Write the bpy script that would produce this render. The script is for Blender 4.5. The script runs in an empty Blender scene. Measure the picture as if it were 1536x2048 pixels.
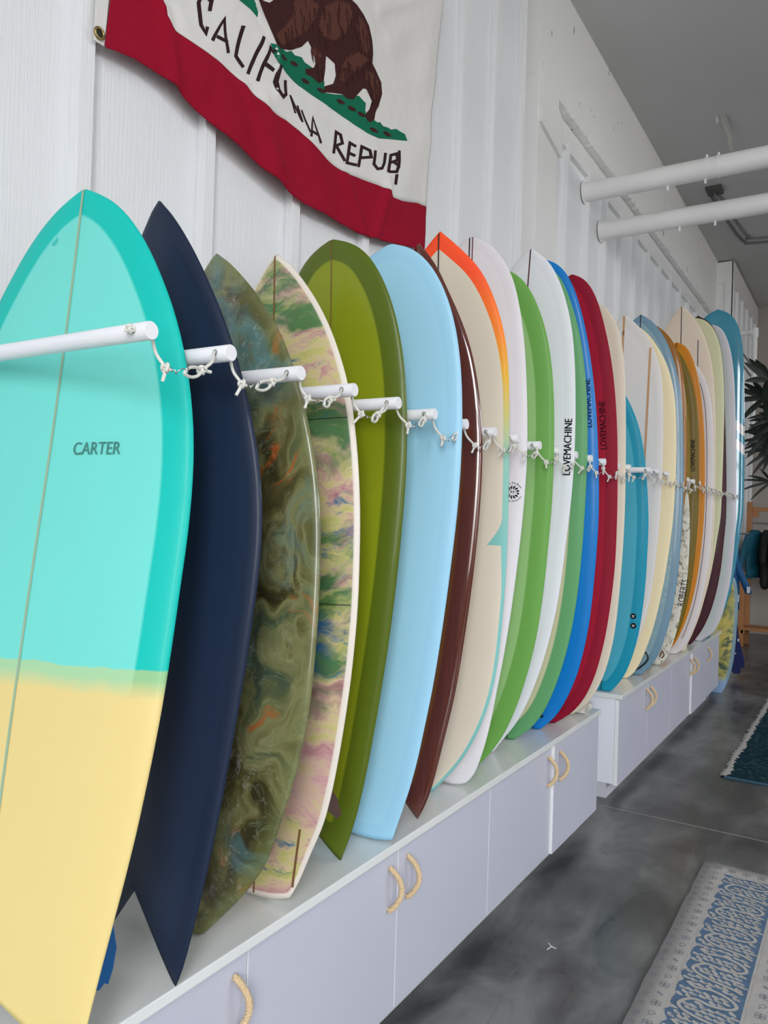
import bpy, bmesh, math, random
import numpy as np
from mathutils import Vector, Matrix, noise
from mathutils.geometry import tessellate_polygon

random.seed(7)
SC = bpy.context.scene
COL = SC.collection
R = math.radians

# ------------------------------------------------------------------ camera
cam_d = bpy.data.cameras.new('camera')
cam = bpy.data.objects.new('camera', cam_d)
COL.objects.link(cam)
yaw, pit, rol = R(32.0), R(.45), R(1.75)
fw = Vector((-math.sin(yaw)*math.cos(pit), math.cos(yaw)*math.cos(pit), math.sin(pit)))
r0 = Vector((math.cos(yaw), math.sin(yaw), 0))
u0 = r0.cross(fw)
rt = r0*math.cos(rol) + u0*math.sin(rol)
up = -r0*math.sin(rol) + u0*math.cos(rol)
cam.matrix_world = Matrix(((rt.x, up.x, -fw.x, 1.74), (rt.y, up.y, -fw.y, 0), (rt.z, up.z, -fw.z, 1.5), (0, 0, 0, 1)))
cam_d.sensor_fit = 'VERTICAL'
cam_d.sensor_height = 36
cam_d.lens = 1560/2048*36
cam_d.clip_start = .02
SC.camera = cam

# ------------------------------------------------------------------ world, window light, exposure
W = bpy.data.worlds.new('sky')
SC.world = W
W.use_nodes = True
wn, wl = W.node_tree.nodes, W.node_tree.links
wn.clear()
w_out = wn.new('ShaderNodeOutputWorld')
w_bg = wn.new('ShaderNodeBackground')
w_tc = wn.new('ShaderNodeTexCoord')
w_sep = wn.new('ShaderNodeSeparateXYZ')
w_rmp = wn.new('ShaderNodeValToRGB')
w_map = wn.new('ShaderNodeMapRange')
wl.new(w_tc.outputs['Generated'], w_sep.inputs[0])
wl.new(w_sep.outputs['Z'], w_map.inputs[0])
w_map.inputs[1].default_value = -1
w_map.inputs[2].default_value = 1
wl.new(w_map.outputs[0], w_rmp.inputs[0])
e = w_rmp.color_ramp.elements
e[0].position, e[0].color = .46, (.30, .29, .28, 1)
e[1].position, e[1].color = .51, (.62, .62, .62, 1)
x = e.new(.78)
x.color = (.92, .97, 1.05, 1)
wl.new(w_rmp.outputs[0], w_bg.inputs[0])
w_bg.inputs[1].default_value = 17.5
wl.new(w_bg.outputs[0], w_out.inputs[0])

def portal(name, loc, rot, sx, sy):
    l = bpy.data.lights.new(name, 'AREA')
    l.shape = 'RECTANGLE'
    l.size, l.size_y = sx, sy
    l.cycles.is_portal = True
    o = bpy.data.objects.new(name, l)
    o.location, o.rotation_euler = loc, rot
    COL.objects.link(o)
# storefront opening (front wall, behind the camera) and a clerestory added to fill light on the wall
FRONT = [(2.3, 3.75, .6, 4.5), (6.1, 7.7, .6, 4.5)]      # x0, x1, z0, z1 of the openings in the plane y = -2.2, the second added for wall light
SIDE = (3.0, 9.0, 3.45, 4.45)         # y0, y1, z0, z1 of the added fill clerestory in the plane x = 8
for q in FRONT:
    portal('storefront_daylight', ((q[0]+q[1])/2, -2.22, (q[2]+q[3])/2), (R(90), 0, 0), q[1]-q[0], q[3]-q[2])
portal('added_clerestory_fill', (8.02, (SIDE[0]+SIDE[1])/2, (SIDE[2]+SIDE[3])/2), (R(90), 0, R(90)), SIDE[1]-SIDE[0], SIDE[3]-SIDE[2])

SC.view_settings.view_transform = 'Standard'
SC.view_settings.look = 'None'
SC.view_settings.gamma = 1
SC.view_settings.use_curve_mapping = False
SC.view_settings.exposure = 0.0
SC.cycles.max_bounces = 10
SC.cycles.diffuse_bounces = 6
SC.cycles.sample_clamp_indirect = 6

# ------------------------------------------------------------------ helpers
def lin(c):
    return tuple(((v/255)/12.92 if v/255 <= .04045 else ((v/255+.055)/1.055)**2.4) for v in c) + (1,)

class NT:
    """small wrapper for building a material's node tree"""
    def __init__(s, name, rough=.5, coat=0.0, metal=0.0, spec=.5):
        s.m = bpy.data.materials.new(name)
        s.m.use_nodes = True
        s.n, s.l = s.m.node_tree.nodes, s.m.node_tree.links
        s.b = s.n['Principled BSDF']
        s.b.inputs['Roughness'].default_value = rough
        s.b.inputs['Coat Weight'].default_value = coat
        s.b.inputs['Coat Roughness'].default_value = .06
        s.b.inputs['Metallic'].default_value = metal
        s.b.inputs['Specular IOR Level'].default_value = spec
    def put(s, sock, v):
        if isinstance(v, bpy.types.NodeSocket): s.l.new(v, sock)
        elif isinstance(v, tuple) and len(v) == 3 and sock.type == 'RGBA': sock.default_value = lin(v)
        else: sock.default_value = v
    def coord(s, kind='Object'):
        return s.n.new('ShaderNodeTexCoord').outputs[kind]
    def xyz(s, v=None):
        q = s.n.new('ShaderNodeSeparateXYZ')
        s.l.new(v or s.coord(), q.inputs[0])
        return q.outputs
    def scale(s, v, sc, loc=(0, 0, 0), rot=(0, 0, 0)):
        q = s.n.new('ShaderNodeMapping')
        s.l.new(v, q.inputs[0])
        q.inputs['Scale'].default_value = sc
        q.inputs['Location'].default_value = loc
        q.inputs['Rotation'].default_value = rot
        return q.outputs[0]
    def noise(s, v, scale, detail=4, rough=.55, dist=0.0, col=False):
        q = s.n.new('ShaderNodeTexNoise')
        if v: s.l.new(v, q.inputs['Vector'])
        q.inputs['Scale'].default_value = scale
        q.inputs['Detail'].default_value = detail
        q.inputs['Roughness'].default_value = rough
        q.inputs['Distortion'].default_value = dist
        return q.outputs['Color' if col else 'Fac']
    def math(s, op, a, b=0.0, c=0.0, clamp=False):
        q = s.n.new('ShaderNodeMath')
        q.operation, q.use_clamp = op, clamp
        for i, v in enumerate((a, b, c)): s.put(q.inputs[i], v)
        return q.outputs[0]
    def ramp(s, f, *stops):
        q = s.n.new('ShaderNodeValToRGB')
        s.l.new(f, q.inputs[0])
        el = q.color_ramp.elements
        while len(el) < len(stops): el.new(.5)
        for k, (p, c) in zip(el, stops):
            k.position = p
            k.color = lin(c) if len(c) == 3 else c
        return q.outputs[0]
    def step(s, v, a, b):
        q = s.n.new('ShaderNodeMapRange')
        s.put(q.inputs[0], v)
        q.inputs[1].default_value, q.inputs[2].default_value = a, b
        return q.outputs[0]
    def mix(s, f, a, b, mode='MIX'):
        q = s.n.new('ShaderNodeMix')
        q.data_type, q.blend_type = 'RGBA', mode
        s.put(q.inputs[0], f)
        s.put(q.inputs[6], a)
        s.put(q.inputs[7], b)
        return q.outputs[2]
    def attr(s, name):
        q = s.n.new('ShaderNodeAttribute')
        q.attribute_name = name
        return q.outputs['Fac']
    def bump(s, h, strength=.3, dist=.01):
        q = s.n.new('ShaderNodeBump')
        q.inputs['Strength'].default_value = strength
        q.inputs['Distance'].default_value = dist
        s.l.new(h, q.inputs['Height'])
        s.l.new(q.outputs[0], s.b.inputs['Normal'])
    def color(s, v):
        s.put(s.b.inputs['Base Color'], v)
        return s.m

def plain(name, c, rough=.5, var=.06, scale=6.0, coat=0.0, metal=0.0, spec=.5):
    t = NT(name, rough, coat, metal, spec)
    n = t.noise(t.coord(), scale, 3)
    d = tuple(max(0, v*(1-var*1.6)) for v in c)
    return t.color(t.mix(n, d, tuple(min(255, v*(1+var*.6)) for v in c)))

def obj(name, bm, mat=None, parent=None, smooth=False, angle=None):
    me = bpy.data.meshes.new(name)
    if isinstance(bm, bmesh.types.BMesh):
        bm.normal_update()
        bm.to_mesh(me)
        bm.free()
    else:
        me.from_pydata(*bm)
        me.update()
    if smooth:
        me.polygons.foreach_set('use_smooth', [True]*len(me.polygons))
        if angle: me.set_sharp_from_angle(angle=R(angle))
    o = bpy.data.objects.new(name, me)
    COL.objects.link(o)
    if mat: me.materials.append(mat)
    if parent: o.parent = parent
    return o

def tag(o, label=None, cat=None, group=None, kind=None):
    for k, v in (('label', label), ('category', cat), ('group', group), ('kind', kind)):
        if v: o[k] = v
    return o

def thing(name, label, cat, loc=(0, 0, 0), group=None, rz=0):
    o = bpy.data.objects.new(name, None)
    o.empty_display_size = .05
    COL.objects.link(o)
    o.location, o.rotation_euler = loc, (0, 0, rz)
    return tag(o, label, cat, group)

def struct(name, bm, mat, **k):
    return tag(obj(name, bm, mat, **k), kind='structure')

def copy_tree(o, parent=None):
    c = o.copy()
    COL.objects.link(c)
    c.parent = parent
    for ch in o.children: copy_tree(ch, c)
    return c

def box(bm, x0, x1, y0, y1, z0, z1, bevel=0):
    vs = [bm.verts.new((x, y, z)) for x in (x0, x1) for y in (y0, y1) for z in (z0, z1)]
    fs = [bm.faces.new([vs[i] for i in f]) for f in ((0, 1, 3, 2), (4, 6, 7, 5), (0, 4, 5, 1), (2, 3, 7, 6), (0, 2, 6, 4), (1, 5, 7, 3))]
    if bevel:
        es = list({e for f in fs for e in f.edges})
        bmesh.ops.bevel(bm, geom=es, offset=bevel, segments=2, affect='EDGES', profile=.6)
    return bm

def boxm(*a, bevel=0):
    return box(bmesh.new(), *a, bevel=bevel)

def tube(bm, pts, rad, seg=8, caps=True, closed=False):
    """sweep a circle along a path; rad is a number or one value per point"""
    P = [Vector(p) for p in pts]
    n = len(P)
    rad = rad if isinstance(rad, (list, tuple)) else [rad]*n
    rings, nrm = [], None
    for i in range(n):
        t = (P[(i+1) % n]-P[i-1]) if closed else (P[min(i+1, n-1)]-P[max(i-1, 0)])
        t = t.normalized() if t.length > 1e-9 else Vector((0, 0, 1))
        if nrm is None: nrm = t.orthogonal().normalized()
        else:
            nrm = nrm - t*nrm.dot(t)
            nrm = nrm.normalized() if nrm.length > 1e-6 else t.orthogonal().normalized()
        b = t.cross(nrm)
        rings.append([bm.verts.new(P[i] + (nrm*math.cos(a)+b*math.sin(a))*rad[i]) for a in (2*math.pi*k/seg for k in range(seg))])
    for i in range(n if closed else n-1):
        A, B = rings[i], rings[(i+1) % n]
        for k in range(seg):
            bm.faces.new((A[k], A[(k+1) % seg], B[(k+1) % seg], B[k]))
    if caps and not closed:
        bm.faces.new(rings[0][::-1])
        bm.faces.new(rings[-1])
    return bm

def catmull(pts, sub=6):
    P = [Vector(p) for p in pts]
    P = [P[0]*2-P[1]] + P + [P[-1]*2-P[-2]]
    out = []
    for i in range(1, len(P)-2):
        for k in range(sub):
            t = k/sub
            a, b, c, d = P[i-1:i+3]
            out.append(.5*((2*b)+(c-a)*t+(2*a-5*b+4*c-d)*t*t+(3*b-a-3*c+d)*t**3))
    out.append(P[-2])
    return out

def poly_extrude(bm, pts, d):
    """closed 3-D outline thickened along vector d"""
    a = [bm.verts.new(p) for p in pts]
    b = [bm.verts.new(Vector(p)+Vector(d)) for p in pts]
    n = len(pts)
    tri = tessellate_polygon([[Vector(p) for p in pts]])
    for t in tri:
        for vs, fl in ((a, 1), (b, 0)):
            f = [vs[i] for i in t]
            try: bm.faces.new(f[::-1] if fl else f)
            except ValueError: pass
    for i in range(n):
        bm.faces.new((a[i], a[(i+1) % n], b[(i+1) % n], b[i]))
    bmesh.ops.recalc_face_normals(bm, faces=bm.faces)
    return bm

# ------------------------------------------------------------------ data: outlines in metres (half width, height) and flag shapes (y, z)
BOARDS = {"carter":{"o":[0.4606,0.7875,0.5895],"top":[-0.0381,0.1468,0.9884],"ax":[0.9779,0.2089,0.0066],"w":[[0.217,0.0],[0.2187,0.0156],[0.2205,0.0317],[0.2223,0.0485],[0.2244,0.0662],[0.2267,0.0847],[0.2292,0.1042],[0.2319,0.1245],[0.2348,0.1457],[0.2379,0.1677],[0.2413,0.1905],[0.2449,0.2141],[0.2486,0.2385],[0.2526,0.2636],[0.2567,0.2895],[0.2608,0.3161],[0.2649,0.3434],[0.2689,0.3713],[0.2726,0.3999],[0.276,0.4291],[0.2794,0.4589],[0.2827,0.4892],[0.2857,0.52],[0.2885,0.5512],[0.291,0.5829],[0.293,0.6149],[0.2947,0.6472],[0.2961,0.6799],[0.2973,0.7127],[0.2984,0.7457],[0.2994,0.7788],[0.3005,0.8119],[0.3016,0.8451],[0.3022,0.8783],[0.3021,0.9114],[0.3013,0.9444],[0.2997,0.9771],[0.2973,1.0096],[0.2938,1.0418],[0.2892,1.0735],[0.2835,1.1047],[0.2769,1.1353],[0.2693,1.1653],[0.261,1.1945],[0.2519,1.2231],[0.2421,1.2508],[0.2316,1.2776],[0.2205,1.3035],[0.2087,1.3284],[0.1965,1.3524],[0.1841,1.3754],[0.1716,1.3975],[0.1588,1.4186],[0.1457,1.4385],[0.1322,1.4571],[0.1183,1.4744],[0.1041,1.4902],[0.0896,1.5045],[0.0748,1.5171],[0.0597,1.528],[0.0446,1.537],[0.0296,1.5445],[0.0147,1.5506],[0.002,1.556]]},
"navy":{"o":[0.5044,1.0939,0.5815],"top":[-0.0362,0.0453,0.9983],"ax":[0.9993,0.0016,0.0362],"w":[[0.12,0.0],[0.1262,0.0143],[0.132,0.0293],[0.1371,0.0453],[0.1418,0.0625],[0.1463,0.0806],[0.1509,0.0996],[0.1557,0.1195],[0.1608,0.1403],[0.166,0.1619],[0.1713,0.1843],[0.1767,0.2076],[0.1821,0.2316],[0.1876,0.2565],[0.1931,0.2821],[0.1986,0.3084],[0.2042,0.3354],[0.2098,0.363],[0.2154,0.3913],[0.221,0.4202],[0.2267,0.4496],[0.2324,0.4795],[0.2382,0.5099],[0.244,0.5407],[0.2496,0.5719],[0.2549,0.6035],[0.26,0.6355],[0.265,0.6677],[0.2698,0.7002],[0.2745,0.7328],[0.2788,0.7656],[0.2824,0.7986],[0.2851,0.8316],[0.2864,0.8647],[0.2863,0.8977],[0.2845,0.9305],[0.2811,0.9631],[0.2762,0.9952],[0.2702,1.027],[0.2631,1.0582],[0.2552,1.0889],[0.2466,1.119],[0.2373,1.1485],[0.2276,1.1773],[0.2174,1.2055],[0.2069,1.2329],[0.196,1.2596],[0.1848,1.2855],[0.1732,1.3105],[0.1615,1.3346],[0.1496,1.3579],[0.1377,1.3804],[0.1259,1.402],[0.1141,1.4228],[0.1024,1.4427],[0.0908,1.4616],[0.0792,1.4795],[0.0678,1.4965],[0.0564,1.5124],[0.0451,1.5273],[0.0339,1.541],[0.0227,1.5536],[0.0114,1.565],[0.002,1.5757]]},
"olive3":{"o":[0.508,1.2676,0.5815],"top":[-0.0593,0.0669,0.996],"ax":[0.9982,0.004,0.0592],"w":[[0.02,0.0],[0.0317,0.011],[0.0437,0.0223],[0.0563,0.0342],[0.0695,0.0466],[0.0834,0.0598],[0.0978,0.0737],[0.1124,0.0886],[0.127,0.1047],[0.1416,0.1221],[0.1559,0.1407],[0.1697,0.1606],[0.1822,0.1821],[0.1931,0.2054],[0.2027,0.2302],[0.2119,0.256],[0.2211,0.2827],[0.2306,0.3099],[0.2399,0.3378],[0.249,0.3665],[0.2574,0.3959],[0.2652,0.426],[0.272,0.4568],[0.2778,0.4882],[0.2823,0.5203],[0.2862,0.5528],[0.2894,0.5857],[0.2923,0.6189],[0.2946,0.6524],[0.2965,0.6861],[0.298,0.7199],[0.2991,0.7538],[0.2998,0.7877],[0.3,0.8216],[0.2995,0.8554],[0.298,0.889],[0.2953,0.9224],[0.2915,0.9555],[0.2868,0.9882],[0.2811,1.0204],[0.2745,1.0522],[0.2673,1.0834],[0.2593,1.114],[0.2508,1.1439],[0.2417,1.1731],[0.2322,1.2016],[0.2222,1.2293],[0.2118,1.2562],[0.2008,1.2821],[0.1891,1.3068],[0.1765,1.3303],[0.1631,1.3526],[0.1494,1.3736],[0.1354,1.3936],[0.1214,1.4125],[0.1073,1.4303],[0.0932,1.4469],[0.0792,1.4625],[0.0655,1.4771],[0.0522,1.4908],[0.0392,1.5034],[0.0262,1.5146],[0.0132,1.5245],[0.002,1.5335]]},
"tiedye":{"o":[0.4963,1.4765,0.5815],"top":[-0.0379,0.0553,0.9977],"ax":[0.9993,0.0021,0.0379],"w":[[0.1,0.0],[0.1077,0.0138],[0.1151,0.0283],[0.1224,0.0437],[0.1294,0.0602],[0.1364,0.0778],[0.1436,0.0962],[0.1512,0.1154],[0.1596,0.1352],[0.1686,0.1557],[0.1774,0.177],[0.1853,0.1996],[0.1921,0.2235],[0.1982,0.2484],[0.204,0.2742],[0.2094,0.3008],[0.2145,0.3282],[0.2195,0.3563],[0.2243,0.385],[0.2291,0.4143],[0.2337,0.4443],[0.2381,0.4747],[0.2423,0.5057],[0.246,0.5371],[0.2493,0.569],[0.2522,0.6013],[0.2548,0.6339],[0.257,0.6668],[0.2586,0.6999],[0.2596,0.7332],[0.2599,0.7666],[0.2599,0.8001],[0.2596,0.8337],[0.2592,0.8672],[0.2583,0.9006],[0.2568,0.9339],[0.2546,0.967],[0.2519,0.9998],[0.2489,1.0324],[0.2454,1.0646],[0.2414,1.0964],[0.2368,1.1277],[0.2317,1.1585],[0.2257,1.1887],[0.2189,1.2181],[0.2111,1.2468],[0.2025,1.2746],[0.1932,1.3015],[0.1833,1.3275],[0.1729,1.3525],[0.162,1.3766],[0.1505,1.3995],[0.1386,1.4214],[0.1263,1.4421],[0.1138,1.4616],[0.101,1.4801],[0.0883,1.4975],[0.0756,1.5139],[0.0631,1.5291],[0.0505,1.5432],[0.0381,1.5561],[0.0255,1.5675],[0.0128,1.5776],[0.002,1.5868]]},
"green5":{"o":[0.4926,1.7416,0.5815],"top":[0.0,-0.0077,1.0],"ax":[1.0,0.0,0.0],"w":[[0.0642,0.0],[0.0701,0.0157],[0.076,0.0318],[0.0821,0.0488],[0.0882,0.0668],[0.0941,0.0858],[0.1,0.1058],[0.1057,0.1269],[0.1113,0.149],[0.1165,0.1721],[0.1216,0.1961],[0.1265,0.2211],[0.1314,0.2469],[0.1364,0.2736],[0.1413,0.3011],[0.1462,0.3293],[0.1512,0.3583],[0.1562,0.388],[0.1612,0.4183],[0.1663,0.4493],[0.1713,0.4808],[0.1763,0.5129],[0.1811,0.5455],[0.1858,0.5786],[0.1903,0.6122],[0.1946,0.6461],[0.1987,0.6804],[0.2025,0.7149],[0.2062,0.7498],[0.2097,0.7848],[0.2129,0.8199],[0.2159,0.8552],[0.2187,0.8905],[0.2213,0.9257],[0.2235,0.961],[0.2254,0.9961],[0.2268,1.0311],[0.2278,1.0658],[0.2283,1.1003],[0.2283,1.1345],[0.2278,1.1683],[0.2266,1.2017],[0.2247,1.2346],[0.2221,1.267],[0.2189,1.2988],[0.215,1.3299],[0.2102,1.3602],[0.2045,1.3897],[0.198,1.4183],[0.1906,1.4459],[0.1823,1.4725],[0.1731,1.4979],[0.1629,1.5221],[0.1517,1.5448],[0.1397,1.5661],[0.1269,1.5858],[0.1132,1.6037],[0.0984,1.6192],[0.0826,1.6322],[0.066,1.6427],[0.0493,1.651],[0.0326,1.6574],[0.0162,1.6622],[0.002,1.6663]]},
"blue6":{"o":[0.4911,1.923,0.5815],"top":[0.0394,0.0,0.9992],"ax":[0.9992,0.0,-0.0394],"w":[[0.1163,0.0],[0.1203,0.0167],[0.1244,0.0338],[0.1288,0.0518],[0.1334,0.0706],[0.1385,0.0904],[0.1439,0.1111],[0.1495,0.1327],[0.1551,0.1554],[0.1605,0.179],[0.1656,0.2037],[0.1706,0.2293],[0.1753,0.2558],[0.1798,0.2832],[0.1842,0.3114],[0.1887,0.3404],[0.1933,0.3702],[0.198,0.4007],[0.2026,0.4318],[0.207,0.4636],[0.211,0.4961],[0.2148,0.5291],[0.2184,0.5627],[0.2218,0.5968],[0.225,0.6313],[0.228,0.6662],[0.2309,0.7014],[0.2337,0.7369],[0.2362,0.7727],[0.2387,0.8086],[0.2411,0.8447],[0.2434,0.8809],[0.2454,0.9171],[0.2469,0.9533],[0.248,0.9894],[0.2486,1.0254],[0.2488,1.0613],[0.2484,1.0969],[0.2477,1.1322],[0.2466,1.1672],[0.2452,1.2018],[0.2432,1.236],[0.2408,1.2697],[0.2378,1.3028],[0.2341,1.3353],[0.2297,1.3671],[0.2244,1.3981],[0.2183,1.4282],[0.2112,1.4574],[0.203,1.4855],[0.1937,1.5124],[0.1833,1.5381],[0.1719,1.5624],[0.1596,1.5853],[0.1464,1.6065],[0.1323,1.626],[0.1172,1.6435],[0.1014,1.659],[0.0849,1.6721],[0.068,1.683],[0.0508,1.6914],[0.0337,1.6975],[0.0167,1.7018],[0.002,1.7052]]},
"brown7":{"o":[0.5307,2.1144,0.5815],"top":[0.0,0.0043,1.0],"ax":[1.0,0.0,0.0],"w":[[0.0518,0.0],[0.0596,0.0155],[0.0672,0.0317],[0.0746,0.0488],[0.0816,0.0672],[0.0882,0.0867],[0.0944,0.1075],[0.1001,0.1294],[0.1055,0.1524],[0.1109,0.1764],[0.1164,0.2013],[0.1222,0.2271],[0.1281,0.2537],[0.1343,0.2812],[0.1407,0.3095],[0.1472,0.3385],[0.1534,0.3684],[0.1593,0.399],[0.1646,0.4305],[0.1696,0.4627],[0.1743,0.4955],[0.179,0.5289],[0.1836,0.5628],[0.1881,0.5972],[0.1925,0.632],[0.1967,0.6673],[0.2008,0.7029],[0.2046,0.7388],[0.2081,0.775],[0.2113,0.8113],[0.2143,0.8479],[0.2171,0.8845],[0.2195,0.9211],[0.2215,0.9578],[0.2229,0.9944],[0.2239,1.0309],[0.2244,1.0672],[0.2244,1.1033],[0.2235,1.1391],[0.2217,1.1745],[0.219,1.2095],[0.2156,1.244],[0.2114,1.278],[0.2066,1.3113],[0.201,1.3439],[0.1944,1.3758],[0.1869,1.4067],[0.1784,1.4367],[0.1688,1.4656],[0.1585,1.4935],[0.1475,1.5202],[0.1361,1.5459],[0.1245,1.5706],[0.113,1.5944],[0.1018,1.6173],[0.091,1.6394],[0.0804,1.6606],[0.0698,1.6805],[0.0588,1.6991],[0.0475,1.7164],[0.0359,1.7322],[0.0242,1.7466],[0.0122,1.7597],[0.002,1.772]]},
"orange8":{"o":[0.481,2.3666,0.5815],"top":[0.02,-0.0453,0.9988],"ax":[0.9998,0.0009,-0.02],"w":[[0.02,0.0],[0.0323,0.0144],[0.0449,0.0292],[0.0581,0.0448],[0.0716,0.0614],[0.0855,0.0791],[0.0997,0.098],[0.1138,0.1182],[0.1276,0.1399],[0.1408,0.163],[0.1536,0.1876],[0.166,0.2136],[0.1778,0.2408],[0.1889,0.2693],[0.1992,0.299],[0.2085,0.33],[0.2166,0.3621],[0.2236,0.3953],[0.2295,0.4295],[0.2344,0.4646],[0.2384,0.5005],[0.2416,0.537],[0.2444,0.5742],[0.247,0.6119],[0.2493,0.6501],[0.2514,0.6887],[0.2532,0.7277],[0.2544,0.767],[0.2552,0.8065],[0.2556,0.8463],[0.2559,0.8862],[0.2561,0.9262],[0.2561,0.9662],[0.2559,1.0062],[0.2555,1.0461],[0.2548,1.0859],[0.2541,1.1254],[0.2532,1.1648],[0.2522,1.2038],[0.2511,1.2424],[0.2499,1.2807],[0.2485,1.3184],[0.247,1.3557],[0.245,1.3923],[0.2422,1.4283],[0.2382,1.4634],[0.2327,1.4976],[0.2256,1.5308],[0.2172,1.5628],[0.2075,1.5937],[0.1968,1.6233],[0.1851,1.6516],[0.1726,1.6784],[0.159,1.7036],[0.1443,1.727],[0.1284,1.7482],[0.1116,1.7674],[0.0943,1.7849],[0.0773,1.8013],[0.0609,1.8168],[0.0452,1.8313],[0.03,1.8448],[0.0149,1.8571],[0.002,1.8687]]},
"white9":{"o":[0.5122,2.4744,0.5815],"top":[0.0016,0.0272,0.9996],"ax":[1.0,-0.0,-0.0016],"w":[[0.06,0.0],[0.0716,0.0144],[0.0818,0.0304],[0.0903,0.0486],[0.0976,0.0687],[0.1044,0.0904],[0.1108,0.1134],[0.117,0.1375],[0.1229,0.1628],[0.1285,0.1893],[0.1338,0.2168],[0.1387,0.2455],[0.1434,0.2751],[0.1481,0.3057],[0.153,0.3372],[0.1582,0.3695],[0.1636,0.4027],[0.169,0.4366],[0.1743,0.4713],[0.1794,0.5067],[0.1843,0.5429],[0.1888,0.5797],[0.1932,0.6171],[0.1972,0.6551],[0.2011,0.6935],[0.2048,0.7324],[0.2084,0.7716],[0.2119,0.8112],[0.2151,0.851],[0.2181,0.8911],[0.2207,0.9313],[0.223,0.9716],[0.2249,1.012],[0.2263,1.0524],[0.2272,1.0926],[0.2275,1.1328],[0.227,1.1728],[0.226,1.2124],[0.2245,1.2518],[0.2227,1.2908],[0.2206,1.3294],[0.2182,1.3675],[0.2157,1.4051],[0.2128,1.4421],[0.2097,1.4784],[0.2061,1.514],[0.2019,1.5488],[0.197,1.5828],[0.1916,1.6159],[0.1856,1.6481],[0.179,1.6792],[0.1717,1.7093],[0.1634,1.738],[0.1536,1.7652],[0.1423,1.7907],[0.1296,1.8143],[0.1158,1.8362],[0.1012,1.8562],[0.0858,1.8741],[0.0697,1.8897],[0.0528,1.9026],[0.0355,1.913],[0.0178,1.9209],[0.002,1.9273]]},
"green10":{"o":[0.4727,2.7182,0.5815],"top":[0.0359,-0.0103,0.9993],"ax":[0.9994,0.0004,-0.0359],"w":[[0.03,0.0],[0.0422,0.0144],[0.0547,0.0293],[0.0672,0.0452],[0.0797,0.0625],[0.092,0.0812],[0.1042,0.1014],[0.1161,0.1229],[0.1273,0.1458],[0.1378,0.1703],[0.1475,0.1962],[0.157,0.2233],[0.1661,0.2515],[0.1749,0.2808],[0.1832,0.3111],[0.1912,0.3425],[0.1988,0.3747],[0.2061,0.4079],[0.2128,0.4419],[0.219,0.4767],[0.2243,0.5123],[0.2289,0.5486],[0.2328,0.5856],[0.2363,0.6231],[0.2393,0.6612],[0.2419,0.6997],[0.2441,0.7386],[0.2459,0.7777],[0.2473,0.8172],[0.2486,0.8569],[0.2501,0.8966],[0.2515,0.9365],[0.2525,0.9763],[0.2527,1.0162],[0.2524,1.056],[0.2517,1.0957],[0.2507,1.1352],[0.2495,1.1744],[0.248,1.2133],[0.2463,1.2518],[0.2442,1.29],[0.2418,1.3276],[0.2391,1.3647],[0.2359,1.4012],[0.2321,1.437],[0.2275,1.472],[0.2221,1.5063],[0.216,1.5396],[0.2091,1.572],[0.2012,1.6033],[0.1923,1.6334],[0.1824,1.6623],[0.1717,1.6899],[0.1603,1.7162],[0.1481,1.741],[0.135,1.7641],[0.1209,1.7853],[0.1057,1.8044],[0.0894,1.8209],[0.0722,1.8347],[0.0544,1.8457],[0.0362,1.854],[0.0181,1.8601],[0.002,1.8651]]},
"white11":{"o":[0.4606,2.907,0.5815],"top":[0.0641,0.0,0.9979],"ax":[0.9979,0.0,-0.0641],"w":[[0.02,0.0],[0.0297,0.0173],[0.04,0.0349],[0.0512,0.053],[0.0635,0.0718],[0.0765,0.0914],[0.0896,0.1122],[0.1021,0.1347],[0.1138,0.1589],[0.1248,0.1846],[0.1352,0.2118],[0.1451,0.2402],[0.1545,0.2699],[0.1635,0.3007],[0.1721,0.3326],[0.1803,0.3656],[0.1879,0.3995],[0.1949,0.4344],[0.2015,0.4702],[0.2076,0.5069],[0.2132,0.5443],[0.2182,0.5824],[0.2225,0.6212],[0.2258,0.6606],[0.2284,0.7006],[0.2304,0.741],[0.232,0.7819],[0.2334,0.8231],[0.2347,0.8645],[0.2361,0.9061],[0.2375,0.9479],[0.2388,0.9897],[0.2395,1.0316],[0.2395,1.0735],[0.2389,1.1153],[0.2378,1.1569],[0.2363,1.1983],[0.2343,1.2395],[0.2318,1.2803],[0.229,1.3207],[0.2259,1.3606],[0.2225,1.4001],[0.2188,1.439],[0.215,1.4772],[0.2109,1.5149],[0.2064,1.5517],[0.2014,1.5878],[0.1957,1.6229],[0.1893,1.6571],[0.1819,1.6902],[0.1737,1.7221],[0.1646,1.7529],[0.1547,1.7824],[0.1443,1.8106],[0.1331,1.8375],[0.1214,1.8629],[0.1089,1.8867],[0.0956,1.9087],[0.0814,1.9286],[0.0661,1.9462],[0.0499,1.9614],[0.0333,1.9746],[0.0166,1.9861],[0.002,1.997]]},
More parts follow.
